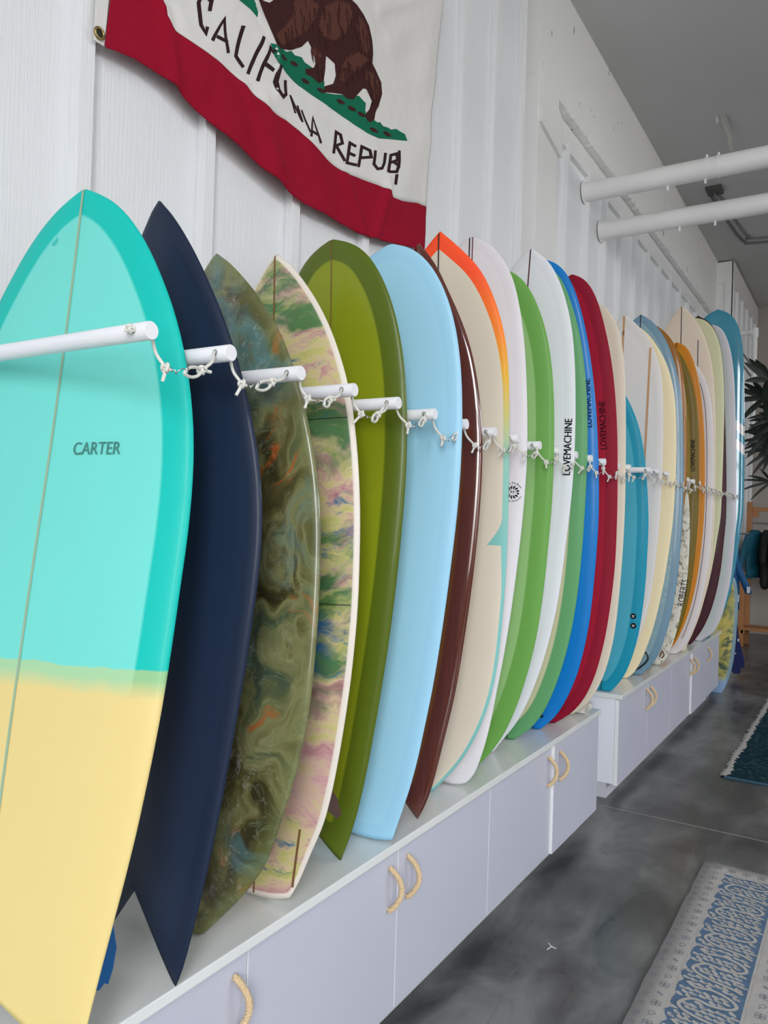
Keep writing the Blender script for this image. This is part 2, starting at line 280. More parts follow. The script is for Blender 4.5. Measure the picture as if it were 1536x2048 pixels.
"green12":{"o":[0.4487,3.1331,0.5815],"top":[0.0451,-0.0237,0.9987],"ax":[0.999,0.0011,-0.0451],"w":[[0.03,0.0],[0.0452,0.0133],[0.0607,0.0271],[0.0765,0.042],[0.0923,0.0583],[0.1075,0.0767],[0.1218,0.0971],[0.1353,0.1196],[0.1477,0.1439],[0.1591,0.17],[0.1696,0.1977],[0.1796,0.2267],[0.189,0.257],[0.1979,0.2885],[0.2065,0.3211],[0.2145,0.3547],[0.2219,0.3894],[0.2287,0.4251],[0.2348,0.4617],[0.2402,0.4991],[0.245,0.5374],[0.249,0.5763],[0.2525,0.616],[0.2553,0.6563],[0.2576,0.697],[0.2595,0.7383],[0.2609,0.7799],[0.2619,0.8219],[0.2625,0.8642],[0.2627,0.9066],[0.2626,0.9493],[0.2624,0.992],[0.2621,1.0347],[0.2616,1.0774],[0.2608,1.12],[0.2598,1.1625],[0.2583,1.2047],[0.2564,1.2467],[0.254,1.2883],[0.2512,1.3295],[0.248,1.3702],[0.2443,1.4104],[0.2401,1.45],[0.2355,1.4889],[0.2304,1.5271],[0.2247,1.5645],[0.2184,1.6011],[0.2115,1.6367],[0.2039,1.6714],[0.1956,1.7049],[0.1866,1.7374],[0.1768,1.7686],[0.1664,1.7985],[0.1555,1.8272],[0.1443,1.8547],[0.1327,1.8807],[0.1203,1.905],[0.1066,1.9269],[0.0909,1.9458],[0.0735,1.9614],[0.055,1.9741],[0.0363,1.9849],[0.018,1.9946],[0.002,2.0039]]},
"blue13":{"o":[0.4785,3.3572,0.5815],"top":[0.0198,-0.0484,0.9986],"ax":[0.9998,0.001,-0.0197],"w":[[0.03,0.0],[0.0449,0.0143],[0.06,0.0291],[0.0753,0.0451],[0.0901,0.0628],[0.1041,0.0826],[0.1172,0.1046],[0.1297,0.1283],[0.1417,0.1536],[0.1533,0.1803],[0.1644,0.2085],[0.1748,0.238],[0.1844,0.2688],[0.1931,0.301],[0.201,0.3345],[0.2083,0.369],[0.2149,0.4046],[0.221,0.4411],[0.2266,0.4786],[0.2316,0.5169],[0.2356,0.556],[0.2388,0.5958],[0.2416,0.6364],[0.2442,0.6775],[0.2466,0.7191],[0.2488,0.7612],[0.2508,0.8036],[0.2525,0.8465],[0.2538,0.8896],[0.2546,0.9329],[0.2548,0.9763],[0.2541,1.0199],[0.2529,1.0635],[0.2511,1.107],[0.2489,1.1505],[0.2464,1.1937],[0.2436,1.2368],[0.2406,1.2795],[0.2373,1.3219],[0.2337,1.3639],[0.2299,1.4054],[0.2256,1.4464],[0.221,1.4867],[0.2159,1.5264],[0.2105,1.5654],[0.2046,1.6036],[0.1984,1.6409],[0.1918,1.6774],[0.1847,1.7129],[0.1772,1.7474],[0.1693,1.7808],[0.161,1.8132],[0.1524,1.8444],[0.1433,1.8744],[0.1336,1.903],[0.1231,1.9301],[0.1116,1.9556],[0.0991,1.9793],[0.0855,2.0008],[0.0707,2.0199],[0.0545,2.0358],[0.037,2.0485],[0.0187,2.0584],[0.002,2.0667]]},
"red14":{"o":[0.4951,3.501,0.5815],"top":[0.0262,0.0038,0.9997],"ax":[0.9997,-0.0001,-0.0262],"w":[[0.03,0.0],[0.0465,0.0126],[0.0634,0.0257],[0.0806,0.0397],[0.0978,0.0555],[0.1144,0.0734],[0.1301,0.0937],[0.1448,0.1161],[0.1585,0.1406],[0.1709,0.167],[0.1821,0.1952],[0.1923,0.225],[0.2015,0.2563],[0.2096,0.2889],[0.2168,0.3227],[0.2234,0.3576],[0.2295,0.3936],[0.2349,0.4305],[0.2396,0.4683],[0.2437,0.507],[0.2475,0.5465],[0.2509,0.5866],[0.2539,0.6275],[0.2565,0.6688],[0.2585,0.7108],[0.2598,0.7532],[0.2601,0.796],[0.2598,0.8391],[0.2591,0.8826],[0.2583,0.9262],[0.2571,0.97],[0.2557,1.0139],[0.2538,1.0578],[0.2518,1.1016],[0.2496,1.1454],[0.2473,1.189],[0.2448,1.2324],[0.2421,1.2755],[0.239,1.3182],[0.2356,1.3605],[0.2318,1.4023],[0.2275,1.4436],[0.2228,1.4842],[0.2177,1.5242],[0.2122,1.5634],[0.2061,1.6019],[0.1995,1.6394],[0.1924,1.6761],[0.1848,1.7117],[0.1768,1.7464],[0.1684,1.78],[0.1598,1.8125],[0.1509,1.8439],[0.1417,1.8741],[0.1322,1.9031],[0.1221,1.9306],[0.1111,1.9565],[0.099,1.9805],[0.0857,2.0024],[0.0709,2.0216],[0.0548,2.0378],[0.0374,2.0504],[0.019,2.0595],[0.002,2.0663]]},
"cream15":{"o":[0.5179,3.7125,0.5815],"top":[0.0036,0.0,1.0],"ax":[1.0,0.0,-0.0036],"w":[[0.02,0.0],[0.0345,0.013],[0.0501,0.0258],[0.0663,0.0394],[0.0822,0.0554],[0.0969,0.0742],[0.1106,0.0955],[0.1236,0.1186],[0.136,0.1434],[0.1474,0.1699],[0.1578,0.1979],[0.1674,0.2274],[0.176,0.2583],[0.1837,0.2904],[0.1906,0.3237],[0.1968,0.3582],[0.2022,0.3936],[0.2069,0.43],[0.2108,0.4674],[0.2142,0.5055],[0.2173,0.5444],[0.22,0.584],[0.2225,0.6242],[0.2248,0.6649],[0.2269,0.7062],[0.2288,0.7479],[0.2304,0.7901],[0.2318,0.8325],[0.2329,0.8753],[0.2338,0.9182],[0.2344,0.9613],[0.2346,1.0045],[0.2344,1.0478],[0.2339,1.091],[0.2331,1.1341],[0.2322,1.177],[0.2313,1.2198],[0.2304,1.2622],[0.2294,1.3044],[0.2283,1.3461],[0.2272,1.3875],[0.2259,1.4283],[0.2246,1.4685],[0.2232,1.5082],[0.2214,1.5471],[0.2194,1.5854],[0.217,1.6229],[0.2142,1.6595],[0.2109,1.6952],[0.2068,1.73],[0.2017,1.7636],[0.1952,1.7959],[0.1873,1.8269],[0.1778,1.8564],[0.1668,1.884],[0.154,1.9096],[0.1392,1.9326],[0.1225,1.9524],[0.1038,1.968],[0.0835,1.9789],[0.0623,1.9857],[0.0411,1.9896],[0.0203,1.9923],[0.002,1.9946]]},
"teal":{"o":[0.4866,4.3645,0.5815],"top":[0.0416,-0.025,0.9988],"ax":[0.9991,0.001,-0.0416],"w":[[0.05,0.0],[0.0605,0.0126],[0.071,0.0258],[0.0815,0.0399],[0.0916,0.0554],[0.1015,0.0722],[0.1111,0.0902],[0.1201,0.1095],[0.1283,0.1302],[0.1358,0.1521],[0.1428,0.1751],[0.1495,0.1991],[0.1557,0.2241],[0.1615,0.25],[0.1669,0.2768],[0.1719,0.3045],[0.1763,0.3329],[0.18,0.3621],[0.1831,0.3921],[0.1859,0.4227],[0.1885,0.4539],[0.1908,0.4857],[0.1927,0.518],[0.1941,0.5507],[0.1953,0.5838],[0.1962,0.6174],[0.1968,0.6512],[0.1969,0.6853],[0.1966,0.7196],[0.1962,0.7541],[0.1957,0.7887],[0.1953,0.8234],[0.1948,0.8581],[0.194,0.8927],[0.1927,0.9273],[0.1908,0.9617],[0.1883,0.9959],[0.1854,1.0299],[0.182,1.0636],[0.1784,1.0969],[0.1745,1.1298],[0.1705,1.1624],[0.1663,1.1944],[0.1618,1.226],[0.1572,1.2569],[0.1525,1.2873],[0.1476,1.317],[0.1422,1.346],[0.1361,1.3742],[0.1295,1.4015],[0.1225,1.4279],[0.1149,1.4533],[0.1068,1.4778],[0.0981,1.5011],[0.089,1.5234],[0.0797,1.5447],[0.0702,1.5648],[0.0606,1.584],[0.0511,1.6021],[0.0415,1.619],[0.0315,1.6346],[0.0211,1.6488],[0.0106,1.6619],[0.002,1.6745]]},
"white16":{"o":[0.4626,4.53,0.5815],"top":[0.0248,0.0,0.9997],"ax":[0.9997,0.0,-0.0248],"w":[[0.0575,0.0],[0.0649,0.0197],[0.0724,0.04],[0.0804,0.0612],[0.0889,0.0834],[0.0982,0.1066],[0.1085,0.1308],[0.1196,0.1558],[0.131,0.182],[0.1424,0.2095],[0.1531,0.2383],[0.1633,0.2686],[0.1731,0.3001],[0.1825,0.3328],[0.1913,0.3667],[0.1994,0.4017],[0.2065,0.4379],[0.2127,0.4751],[0.2181,0.5133],[0.2228,0.5524],[0.2271,0.5923],[0.2309,0.6329],[0.2341,0.6742],[0.2368,0.7161],[0.2391,0.7585],[0.2412,0.8014],[0.2434,0.8447],[0.2455,0.8883],[0.2472,0.9322],[0.2483,0.9763],[0.2488,1.0206],[0.249,1.0651],[0.2491,1.1095],[0.2491,1.1539],[0.2488,1.1983],[0.2482,1.2424],[0.2473,1.2864],[0.2463,1.3301],[0.2451,1.3734],[0.2438,1.4163],[0.2424,1.4588],[0.2406,1.5007],[0.2385,1.5421],[0.2362,1.5828],[0.2337,1.6228],[0.2306,1.6621],[0.2267,1.7005],[0.222,1.7379],[0.2162,1.7743],[0.2091,1.8095],[0.2004,1.8433],[0.1899,1.8755],[0.1777,1.906],[0.164,1.9348],[0.1492,1.9618],[0.1337,1.9871],[0.1176,2.0106],[0.1009,2.0322],[0.0839,2.0521],[0.0667,2.0702],[0.0497,2.0869],[0.033,2.1021],[0.0165,2.1159],[0.002,2.1289]]},
"cream17":{"o":[0.4815,4.8014,0.5815],"top":[0.0269,-0.0519,0.9983],"ax":[0.9996,0.0014,-0.0268],"w":[[0.03,0.0],[0.0451,0.0139],[0.0594,0.0294],[0.0726,0.0472],[0.0845,0.0674],[0.0954,0.0897],[0.1053,0.1138],[0.1147,0.1394],[0.1239,0.1664],[0.133,0.1947],[0.1421,0.2241],[0.1511,0.2547],[0.1596,0.2865],[0.1676,0.3195],[0.1749,0.3536],[0.1818,0.3889],[0.1885,0.4251],[0.195,0.4622],[0.2015,0.5002],[0.2076,0.539],[0.2135,0.5786],[0.2189,0.6189],[0.224,0.6599],[0.2287,0.7015],[0.233,0.7437],[0.2371,0.7864],[0.2412,0.8294],[0.2452,0.8728],[0.2487,0.9165],[0.2514,0.9604],[0.2532,1.0046],[0.2545,1.0489],[0.2553,1.0932],[0.2558,1.1375],[0.2562,1.1818],[0.2562,1.2258],[0.256,1.2697],[0.2554,1.3132],[0.2543,1.3565],[0.2529,1.3993],[0.2513,1.4417],[0.2494,1.4835],[0.247,1.5247],[0.2442,1.5653],[0.2409,1.6052],[0.2368,1.6442],[0.2316,1.6824],[0.2253,1.7194],[0.2176,1.7554],[0.2088,1.7901],[0.1987,1.8235],[0.1873,1.8554],[0.1746,1.8857],[0.1609,1.9144],[0.1463,1.9414],[0.1312,1.9669],[0.1158,1.9909],[0.1002,2.0133],[0.0843,2.034],[0.0679,2.0525],[0.0509,2.0688],[0.0337,2.0832],[0.0167,2.0962],[0.002,2.1089]]},
"grey18":{"o":[0.5061,4.9555,0.5815],"top":[-0.0002,-0.011,0.9999],"ax":[1.0,-0.0,0.0002],"w":[[0.05,0.0],[0.0662,0.0148],[0.082,0.031],[0.0972,0.049],[0.1118,0.0692],[0.1257,0.0914],[0.1386,0.1157],[0.1504,0.1418],[0.1611,0.1698],[0.171,0.1995],[0.1804,0.2305],[0.1894,0.263],[0.1979,0.2967],[0.2059,0.3316],[0.2134,0.3677],[0.2202,0.405],[0.2264,0.4433],[0.2322,0.4827],[0.2376,0.5229],[0.2426,0.5641],[0.2471,0.6061],[0.2511,0.6488],[0.2547,0.6923],[0.2578,0.7364],[0.2603,0.781],[0.2624,0.8262],[0.2643,0.8718],[0.2663,0.9177],[0.2683,0.964],[0.2698,1.0104],[0.2707,1.0571],[0.2709,1.1038],[0.2707,1.1506],[0.2701,1.1974],[0.2693,1.2441],[0.2682,1.2906],[0.2669,1.3368],[0.2654,1.3828],[0.2638,1.4284],[0.2619,1.4736],[0.2597,1.5183],[0.2571,1.5624],[0.2541,1.6059],[0.2503,1.6486],[0.2457,1.6906],[0.2404,1.7317],[0.2343,1.7719],[0.2272,1.811],[0.2191,1.8489],[0.21,1.8857],[0.2,1.9211],[0.1892,1.9553],[0.1778,1.9881],[0.1657,2.0194],[0.1527,2.0491],[0.1386,2.0769],[0.1233,2.1027],[0.1072,2.1265],[0.0905,2.1484],[0.0734,2.1682],[0.0559,2.1858],[0.0378,2.2008],[0.0191,2.2132],[0.002,2.2241]]},
"amber19":{"o":[0.4959,5.1375,0.5815],"top":[0.0272,0.0,0.9996],"ax":[0.9996,0.0,-0.0272],"w":[[0.0495,0.0],[0.0571,0.0201],[0.0652,0.0407],[0.0741,0.062],[0.0839,0.0844],[0.0942,0.1078],[0.1045,0.1325],[0.1142,0.1587],[0.1231,0.1865],[0.1314,0.2157],[0.1396,0.2462],[0.1476,0.2779],[0.1552,0.3108],[0.1622,0.3449],[0.1684,0.3802],[0.1742,0.4166],[0.1796,0.4539],[0.1846,0.4922],[0.1889,0.5315],[0.1926,0.5716],[0.1959,0.6125],[0.1989,0.6541],[0.2019,0.6964],[0.2048,0.7393],[0.2076,0.7826],[0.2102,0.8265],[0.2126,0.8708],[0.2144,0.9154],[0.2158,0.9604],[0.2169,1.0054],[0.2186,1.0501],[0.2212,1.0945],[0.224,1.1386],[0.2259,1.1829],[0.2262,1.2277],[0.2253,1.2727],[0.2235,1.3177],[0.2214,1.3623],[0.219,1.4066],[0.2164,1.4504],[0.2136,1.4938],[0.2106,1.5367],[0.2075,1.5789],[0.2043,1.6205],[0.2008,1.6614],[0.197,1.7016],[0.1928,1.7408],[0.1882,1.7792],[0.1832,1.8166],[0.1777,1.8531],[0.1718,1.8884],[0.1652,1.9226],[0.1575,1.9554],[0.1486,1.9867],[0.1381,2.0163],[0.1262,2.0441],[0.1129,2.07],[0.0985,2.0939],[0.0834,2.1159],[0.0676,2.1359],[0.0513,2.1537],[0.0345,2.1694],[0.0173,2.1831],[0.002,2.1958]]},
"speckle20":{"o":[0.5578,5.4,0.5815],"top":[-0.0456,-0.0633,0.997],"ax":[0.999,-0.0029,0.0455],"w":[[0.04,0.0],[0.0458,0.0134],[0.0517,0.0273],[0.058,0.0418],[0.0645,0.057],[0.0714,0.0731],[0.0786,0.0899],[0.0858,0.1076],[0.0928,0.1262],[0.0995,0.1458],[0.1059,0.1663],[0.1123,0.1876],[0.1186,0.2097],[0.125,0.2326],[0.1313,0.2562],[0.1376,0.2804],[0.1439,0.3054],[0.1502,0.3309],[0.1566,0.3571],[0.1628,0.3838],[0.169,0.411],[0.1751,0.4388],[0.1812,0.467],[0.187,0.4956],[0.1922,0.5247],[0.1968,0.5543],[0.2009,0.5842],[0.2047,0.6144],[0.2083,0.6448],[0.2114,0.6754],[0.2141,0.7061],[0.2165,0.737],[0.2187,0.7679],[0.2209,0.7987],[0.2232,0.8294],[0.2255,0.8597],[0.2272,0.8894],[0.2282,0.9188],[0.2286,0.9482],[0.2289,0.9778],[0.229,1.0073],[0.229,1.0365],[0.2287,1.0653],[0.2279,1.0937],[0.2264,1.1216],[0.2242,1.1489],[0.2214,1.1757],[0.2182,1.2018],[0.2148,1.2273],[0.2113,1.252],[0.207,1.2752],[0.2004,1.2953],[0.1896,1.3106],[0.1742,1.3202],[0.1554,1.3257],[0.1355,1.3291],[0.1158,1.3319],[0.0969,1.3345],[0.0788,1.337],[0.0615,1.3394],[0.0451,1.3416],[0.0294,1.3438],[0.0145,1.3458],[0.002,1.3478]]},
"olive21":{"o":[0.5122,5.52,0.5815],"top":[0.0279,0.0,0.9996],"ax":[0.9996,0.0,-0.0279],"w":[[0.0296,0.0],[0.0397,0.0184],[0.0502,0.0374],[0.0614,0.057],[0.0737,0.0775],[0.0867,0.0988],[0.0999,0.1213],[0.1123,0.1456],[0.1237,0.1716],[0.1341,0.1994],[0.1437,0.2287],[0.1527,0.2594],[0.1609,0.2913],[0.1685,0.3245],[0.1754,0.3589],[0.1816,0.3943],[0.1871,0.4309],[0.1921,0.4683],[0.1967,0.5067],[0.2008,0.5459],[0.2044,0.5859],[0.2077,0.6265],[0.2107,0.6679],[0.2132,0.7098],[0.2152,0.7523],[0.2167,0.7952],[0.218,0.8385],[0.2194,0.8822],[0.2205,0.926],[0.221,0.9701],[0.2209,1.0144],[0.2202,1.0589],[0.2192,1.1033],[0.2178,1.1478],[0.2161,1.1921],[0.2142,1.2363],[0.2123,1.2802],[0.2102,1.3239],[0.2079,1.3672],[0.2055,1.4102],[0.203,1.4526],[0.2004,1.4946],[0.1976,1.5359],[0.1944,1.5766],[0.1905,1.6165],[0.1862,1.6557],[0.1813,1.694],[0.1757,1.7314],[0.1692,1.7677],[0.162,1.803],[0.1542,1.8372],[0.1458,1.8702],[0.1369,1.902],[0.1275,1.9325],[0.1175,1.9617],[0.107,1.9895],[0.0959,2.0159],[0.0842,2.0406],[0.0718,2.0636],[0.0585,2.0847],[0.0444,2.1036],[0.0296,2.1207],[0.0148,2.1363],[0.002,2.1513]]},
"orange22":{"o":[0.4915,5.73,0.5815],"top":[0.0298,0.0,0.9996],"ax":[0.9996,0.0,-0.0298],"w":[[0.0317,0.0],[0.0434,0.0184],[0.0556,0.0373],[0.0686,0.0568],[0.0821,0.0775],[0.0953,0.0996],[0.1075,0.1237],[0.1188,0.1498],[0.1296,0.1774],[0.1401,0.2065],[0.1501,0.237],[0.1598,0.2687],[0.169,0.3018],[0.1777,0.3361],[0.1857,0.3716],[0.193,0.4083],[0.1998,0.446],[0.2061,0.4848],[0.2118,0.5245],[0.217,0.5651],[0.2215,0.6065],[0.2255,0.6488],[0.2287,0.6917],[0.2313,0.7352],[0.2333,0.7793],[0.2353,0.8239],[0.2372,0.869],[0.2389,0.9143],[0.2399,0.9599],[0.24,1.0058],[0.2395,1.0519],[0.2384,1.0981],[0.237,1.1443],[0.2352,1.1904],[0.2333,1.2365],[0.2311,1.2824],[0.2287,1.328],[0.2261,1.3733],[0.223,1.4183],[0.2197,1.4628],[0.2163,1.5069],[0.2127,1.5504],[0.2088,1.5933],[0.2045,1.6354],[0.1998,1.6769],[0.1947,1.7175],[0.1893,1.7573],[0.1834,1.7961],[0.177,1.8339],[0.1701,1.8707],[0.1628,1.9064],[0.1551,1.941],[0.147,1.9743],[0.1385,2.0064],[0.1293,2.0371],[0.1195,2.0664],[0.1089,2.0941],[0.0977,2.1202],[0.0854,2.1443],[0.0719,2.1658],[0.0565,2.1838],[0.0392,2.1973],[0.0201,2.2066],[0.002,2.2134]]},
"pin23":{"o":[0.5128,5.9436,0.5815],"top":[0.0127,-0.0157,0.9998],"ax":[0.9999,0.0002,-0.0127],"w":[[0.04,0.0],[0.058,0.0107],[0.0747,0.0237],[0.0896,0.0403],[0.1027,0.0602],[0.1144,0.0828],[0.1253,0.1074],[0.1354,0.1336],[0.1452,0.1612],[0.1547,0.1903],[0.164,0.2206],[0.173,0.2521],[0.1819,0.2849],[0.1904,0.3188],[0.1984,0.3539],[0.2057,0.3901],[0.2126,0.4274],[0.2189,0.4656],[0.2246,0.5049],[0.2299,0.545],[0.2348,0.5859],[0.2393,0.6275],[0.2432,0.6699],[0.2467,0.7129],[0.2499,0.7564],[0.2528,0.8004],[0.255,0.8449],[0.2567,0.8897],[0.2578,0.9348],[0.2587,0.9802],[0.2591,1.0257],[0.2592,1.0714],[0.2588,1.117],[0.2582,1.1627],[0.2575,1.2082],[0.2565,1.2536],[0.2554,1.2987],[0.2543,1.3436],[0.2531,1.3881],[0.2516,1.4322],[0.2499,1.4758],[0.2478,1.5189],[0.2455,1.5613],[0.2431,1.6032],[0.2406,1.6443],[0.2376,1.6846],[0.234,1.7241],[0.2296,1.7627],[0.2244,1.8002],[0.218,1.8365],[0.2106,1.8717],[0.2022,1.9056],[0.1927,1.938],[0.1819,1.9689],[0.1699,1.9981],[0.1566,2.0253],[0.1418,2.0499],[0.1247,2.0707],[0.1052,2.0872],[0.0838,2.0999],[0.062,2.11],[0.0406,2.119],[0.02,2.1273],[0.002,2.1354]]},
"cream24":{"o":[0.5158,6.105,0.5815],"top":[-0.003,0.0,1.0],"ax":[1.0,0.0,0.003],"w":[[0.0738,0.0],[0.082,0.0237],[0.0905,0.048],[0.0999,0.0732],[0.1102,0.0996],[0.1212,0.1273],[0.1325,0.1564],[0.1437,0.1871],[0.1545,0.2194],[0.1651,0.2532],[0.1753,0.2885],[0.1848,0.3253],[0.1937,0.3636],[0.202,0.4032],[0.2098,0.4442],[0.2173,0.4865],[0.2244,0.5298],[0.2309,0.5743],[0.2367,0.6199],[0.2414,0.6666],[0.2452,0.7141],[0.2486,0.7626],[0.2515,0.8118],[0.254,0.8618],[0.2561,0.9123],[0.2577,0.9635],[0.2589,1.0151],[0.2596,1.0671],[0.2597,1.1194],[0.2595,1.172],[0.2591,1.2248],[0.2585,1.2777],[0.2577,1.3307],[0.2567,1.3836],[0.2556,1.4364],[0.2544,1.489],[0.2532,1.5413],[0.2519,1.5933],[0.2503,1.6449],[0.2483,1.696],[0.2461,1.7466],[0.2438,1.7965],[0.2414,1.8458],[0.2387,1.8943],[0.2356,1.942],[0.2317,1.9887],[0.227,2.0344],[0.2213,2.079],[0.2147,2.1224],[0.207,2.1646],[0.1983,2.2053],[0.1883,2.2446],[0.1772,2.2822],[0.1649,2.3181],[0.1515,2.3523],[0.137,2.3845],[0.1214,2.4146],[0.105,2.4427],[0.088,2.4688],[0.0707,2.493],[0.0533,2.5154],[0.0358,2.5357],[0.018,2.5542],[0.002,2.5715]]},
"yellow25":{"o":[0.5025,6.405,0.5815],"top":[0.0147,-0.0633,0.9979],"ax":[0.9999,0.0009,-0.0147],"w":[[0.0429,0.0],[0.0529,0.0232],[0.0632,0.047],[0.0736,0.0721],[0.0836,0.0988],[0.0931,0.1273],[0.1023,0.1574],[0.1115,0.1891],[0.1208,0.2222],[0.1303,0.2566],[0.1399,0.2925],[0.1496,0.3296],[0.1591,0.3682],[0.1684,0.408],[0.1775,0.4491],[0.1863,0.4915],[0.1945,0.535],[0.2022,0.5798],[0.2095,0.6256],[0.2165,0.6724],[0.2231,0.7201],[0.2291,0.7687],[0.2348,0.8178],[0.2407,0.8666],[0.247,0.9148],[0.2529,0.9629],[0.2572,1.0121],[0.2594,1.0632],[0.2603,1.1157],[0.2608,1.1687],[0.2612,1.222],[0.2614,1.2754],[0.2616,1.3288],[0.2616,1.3822],[0.2616,1.4355],[0.2615,1.4885],[0.2614,1.5414],[0.2611,1.5939],[0.2608,1.646],[0.2605,1.6976],[0.2602,1.7486],[0.2595,1.7991],[0.2584,1.8488],[0.2567,1.8978],[0.2543,1.9459],[0.2516,1.9932],[0.2486,2.0395],[0.2451,2.0848],[0.2411,2.1289],[0.2365,2.1719],[0.231,2.2136],[0.2245,2.254],[0.2165,2.2927],[0.2068,2.3297],[0.195,2.3645],[0.181,2.397],[0.1646,2.4266],[0.1457,2.4526],[0.1243,2.4744],[0.1008,2.491],[0.0758,2.5024],[0.0503,2.5093],[0.025,2.5133],[0.002,2.5161]]},
"maroon26":{"o":[0.5186,6.525,0.5815],"top":[0.0105,0.0,0.9999],"ax":[0.9999,0.0,-0.0105],"w":[[0.0379,0.0],[0.0526,0.0207],[0.0676,0.0422],[0.0826,0.0651],[0.0974,0.0899],[0.1118,0.1166],[0.1255,0.1452],[0.1386,0.1758],[0.151,0.2082],[0.1627,0.2422],[0.1736,0.278],[0.1836,0.3155],[0.1929,0.3545],[0.2015,0.3949],[0.2094,0.4367],[0.2167,0.4797],[0.2233,0.5241],[0.2291,0.5695],[0.2341,0.6161],[0.2381,0.6638],[0.2413,0.7123],[0.2442,0.7618],[0.2472,0.8118],[0.2503,0.8619],[0.2535,0.9119],[0.256,0.9621],[0.2571,1.0132],[0.2567,1.0655],[0.2554,1.1186],[0.2538,1.1722],[0.2522,1.226],[0.2504,1.2799],[0.2483,1.3339],[0.2459,1.3878],[0.2432,1.4415],[0.2403,1.4951],[0.2374,1.5484],[0.2344,1.6014],[0.2314,1.6539],[0.2283,1.706],[0.2252,1.7575],[0.2221,1.8084],[0.219,1.8586],[0.2159,1.908],[0.2129,1.9566],[0.2098,2.0044],[0.2066,2.0511],[0.203,2.0969],[0.1991,2.1415],[0.1947,2.185],[0.1898,2.2273],[0.1841,2.2682],[0.1774,2.3077],[0.1694,2.3456],[0.16,2.3817],[0.149,2.4159],[0.1363,2.448],[0.1218,2.4775],[0.1052,2.5042],[0.0866,2.5275],[0.0663,2.5471],[0.0448,2.5633],[0.0225,2.5765],[0.002,2.5882]]},
"grey27":{"o":[0.5627,6.795,0.5815],"top":[0.0028,-0.0633,0.998],"ax":[1.0,0.0002,-0.0028],"w":[[0.02,0.0],[0.0399,0.0153],[0.0606,0.0302],[0.0818,0.0462],[0.102,0.0654],[0.1202,0.0889],[0.136,0.1163],[0.15,0.1467],[0.1623,0.1795],[0.1731,0.2144],[0.1829,0.251],[0.1919,0.2893],[0.2006,0.329],[0.2088,0.3702],[0.2165,0.4126],[0.2237,0.4564],[0.2305,0.5013],[0.2364,0.5474],[0.2414,0.5947],[0.2455,0.643],[0.2491,0.6923],[0.2524,0.7424],[0.2554,0.7933],[0.258,0.8447],[0.2601,0.8966],[0.2617,0.949],[0.2624,1.002],[0.2623,1.0556],[0.2619,1.1097],[0.2613,1.1641],[0.2607,1.2187],[0.26,1.2734],[0.2591,1.3281],[0.258,1.3828],[0.2567,1.4374],[0.2552,1.4918],[0.2537,1.546],[0.2522,1.5998],[0.2507,1.6531],[0.2491,1.706],[0.2474,1.7583],[0.2456,1.81],[0.2438,1.861],[0.2419,1.9112],[0.2398,1.9606],[0.2372,2.009],[0.2342,2.0565],[0.2309,2.1029],[0.227,2.1482],[0.2225,2.1923],[0.2173,2.2351],[0.2112,2.2766],[0.204,2.3165],[0.1953,2.3548],[0.1852,2.3913],[0.1736,2.4259],[0.1601,2.458],[0.1442,2.4867],[0.1252,2.5104],[0.1028,2.5276],[0.078,2.5379],[0.0519,2.543],[0.0258,2.5454],[0.002,2.5468]]},
"turq28":{"o":[0.5579,7.02,0.5815],"top":[0.0195,0.0,0.9998],"ax":[0.9998,0.0,-0.0195],"w":[[0.052,0.0],[0.0638,0.0245],[0.0764,0.0495],[0.09,0.0754],[0.1042,0.1027],[0.1183,0.1317],[0.1314,0.1628],[0.1435,0.1961],[0.1548,0.2312],[0.1655,0.2682],[0.1757,0.3068],[0.1852,0.347],[0.194,0.3888],[0.202,0.4321],[0.2093,0.4769],[0.216,0.523],[0.2222,0.5703],[0.228,0.6189],[0.2333,0.6685],[0.238,0.7193],[0.2424,0.771],[0.2466,0.8235],[0.2508,0.8764],[0.2553,0.9291],[0.2598,0.9815],[0.2634,1.0342],[0.2652,1.0881],[0.2653,1.1437],[0.2643,1.2003],[0.263,1.2574],[0.2613,1.3148],[0.2595,1.3722],[0.2575,1.4297],[0.2555,1.4872],[0.2535,1.5445],[0.2514,1.6017],[0.2491,1.6585],[0.2467,1.715],[0.2442,1.7711],[0.2417,1.8266],[0.2391,1.8815],[0.2365,1.9358],[0.2339,1.9893],[0.2312,2.0421],[0.2286,2.0939],[0.2259,2.1448],[0.2229,2.1947],[0.2196,2.2435],[0.2159,2.2911],[0.2118,2.3375],[0.2073,2.3826],[0.202,2.4264],[0.1957,2.4686],[0.188,2.5091],[0.1788,2.5479],[0.1678,2.5845],[0.1546,2.6187],[0.1389,2.65],[0.1204,2.6776],[0.0992,2.7008],[0.0757,2.7194],[0.0509,2.7336],[0.0255,2.7443],[0.002,2.7529]]},
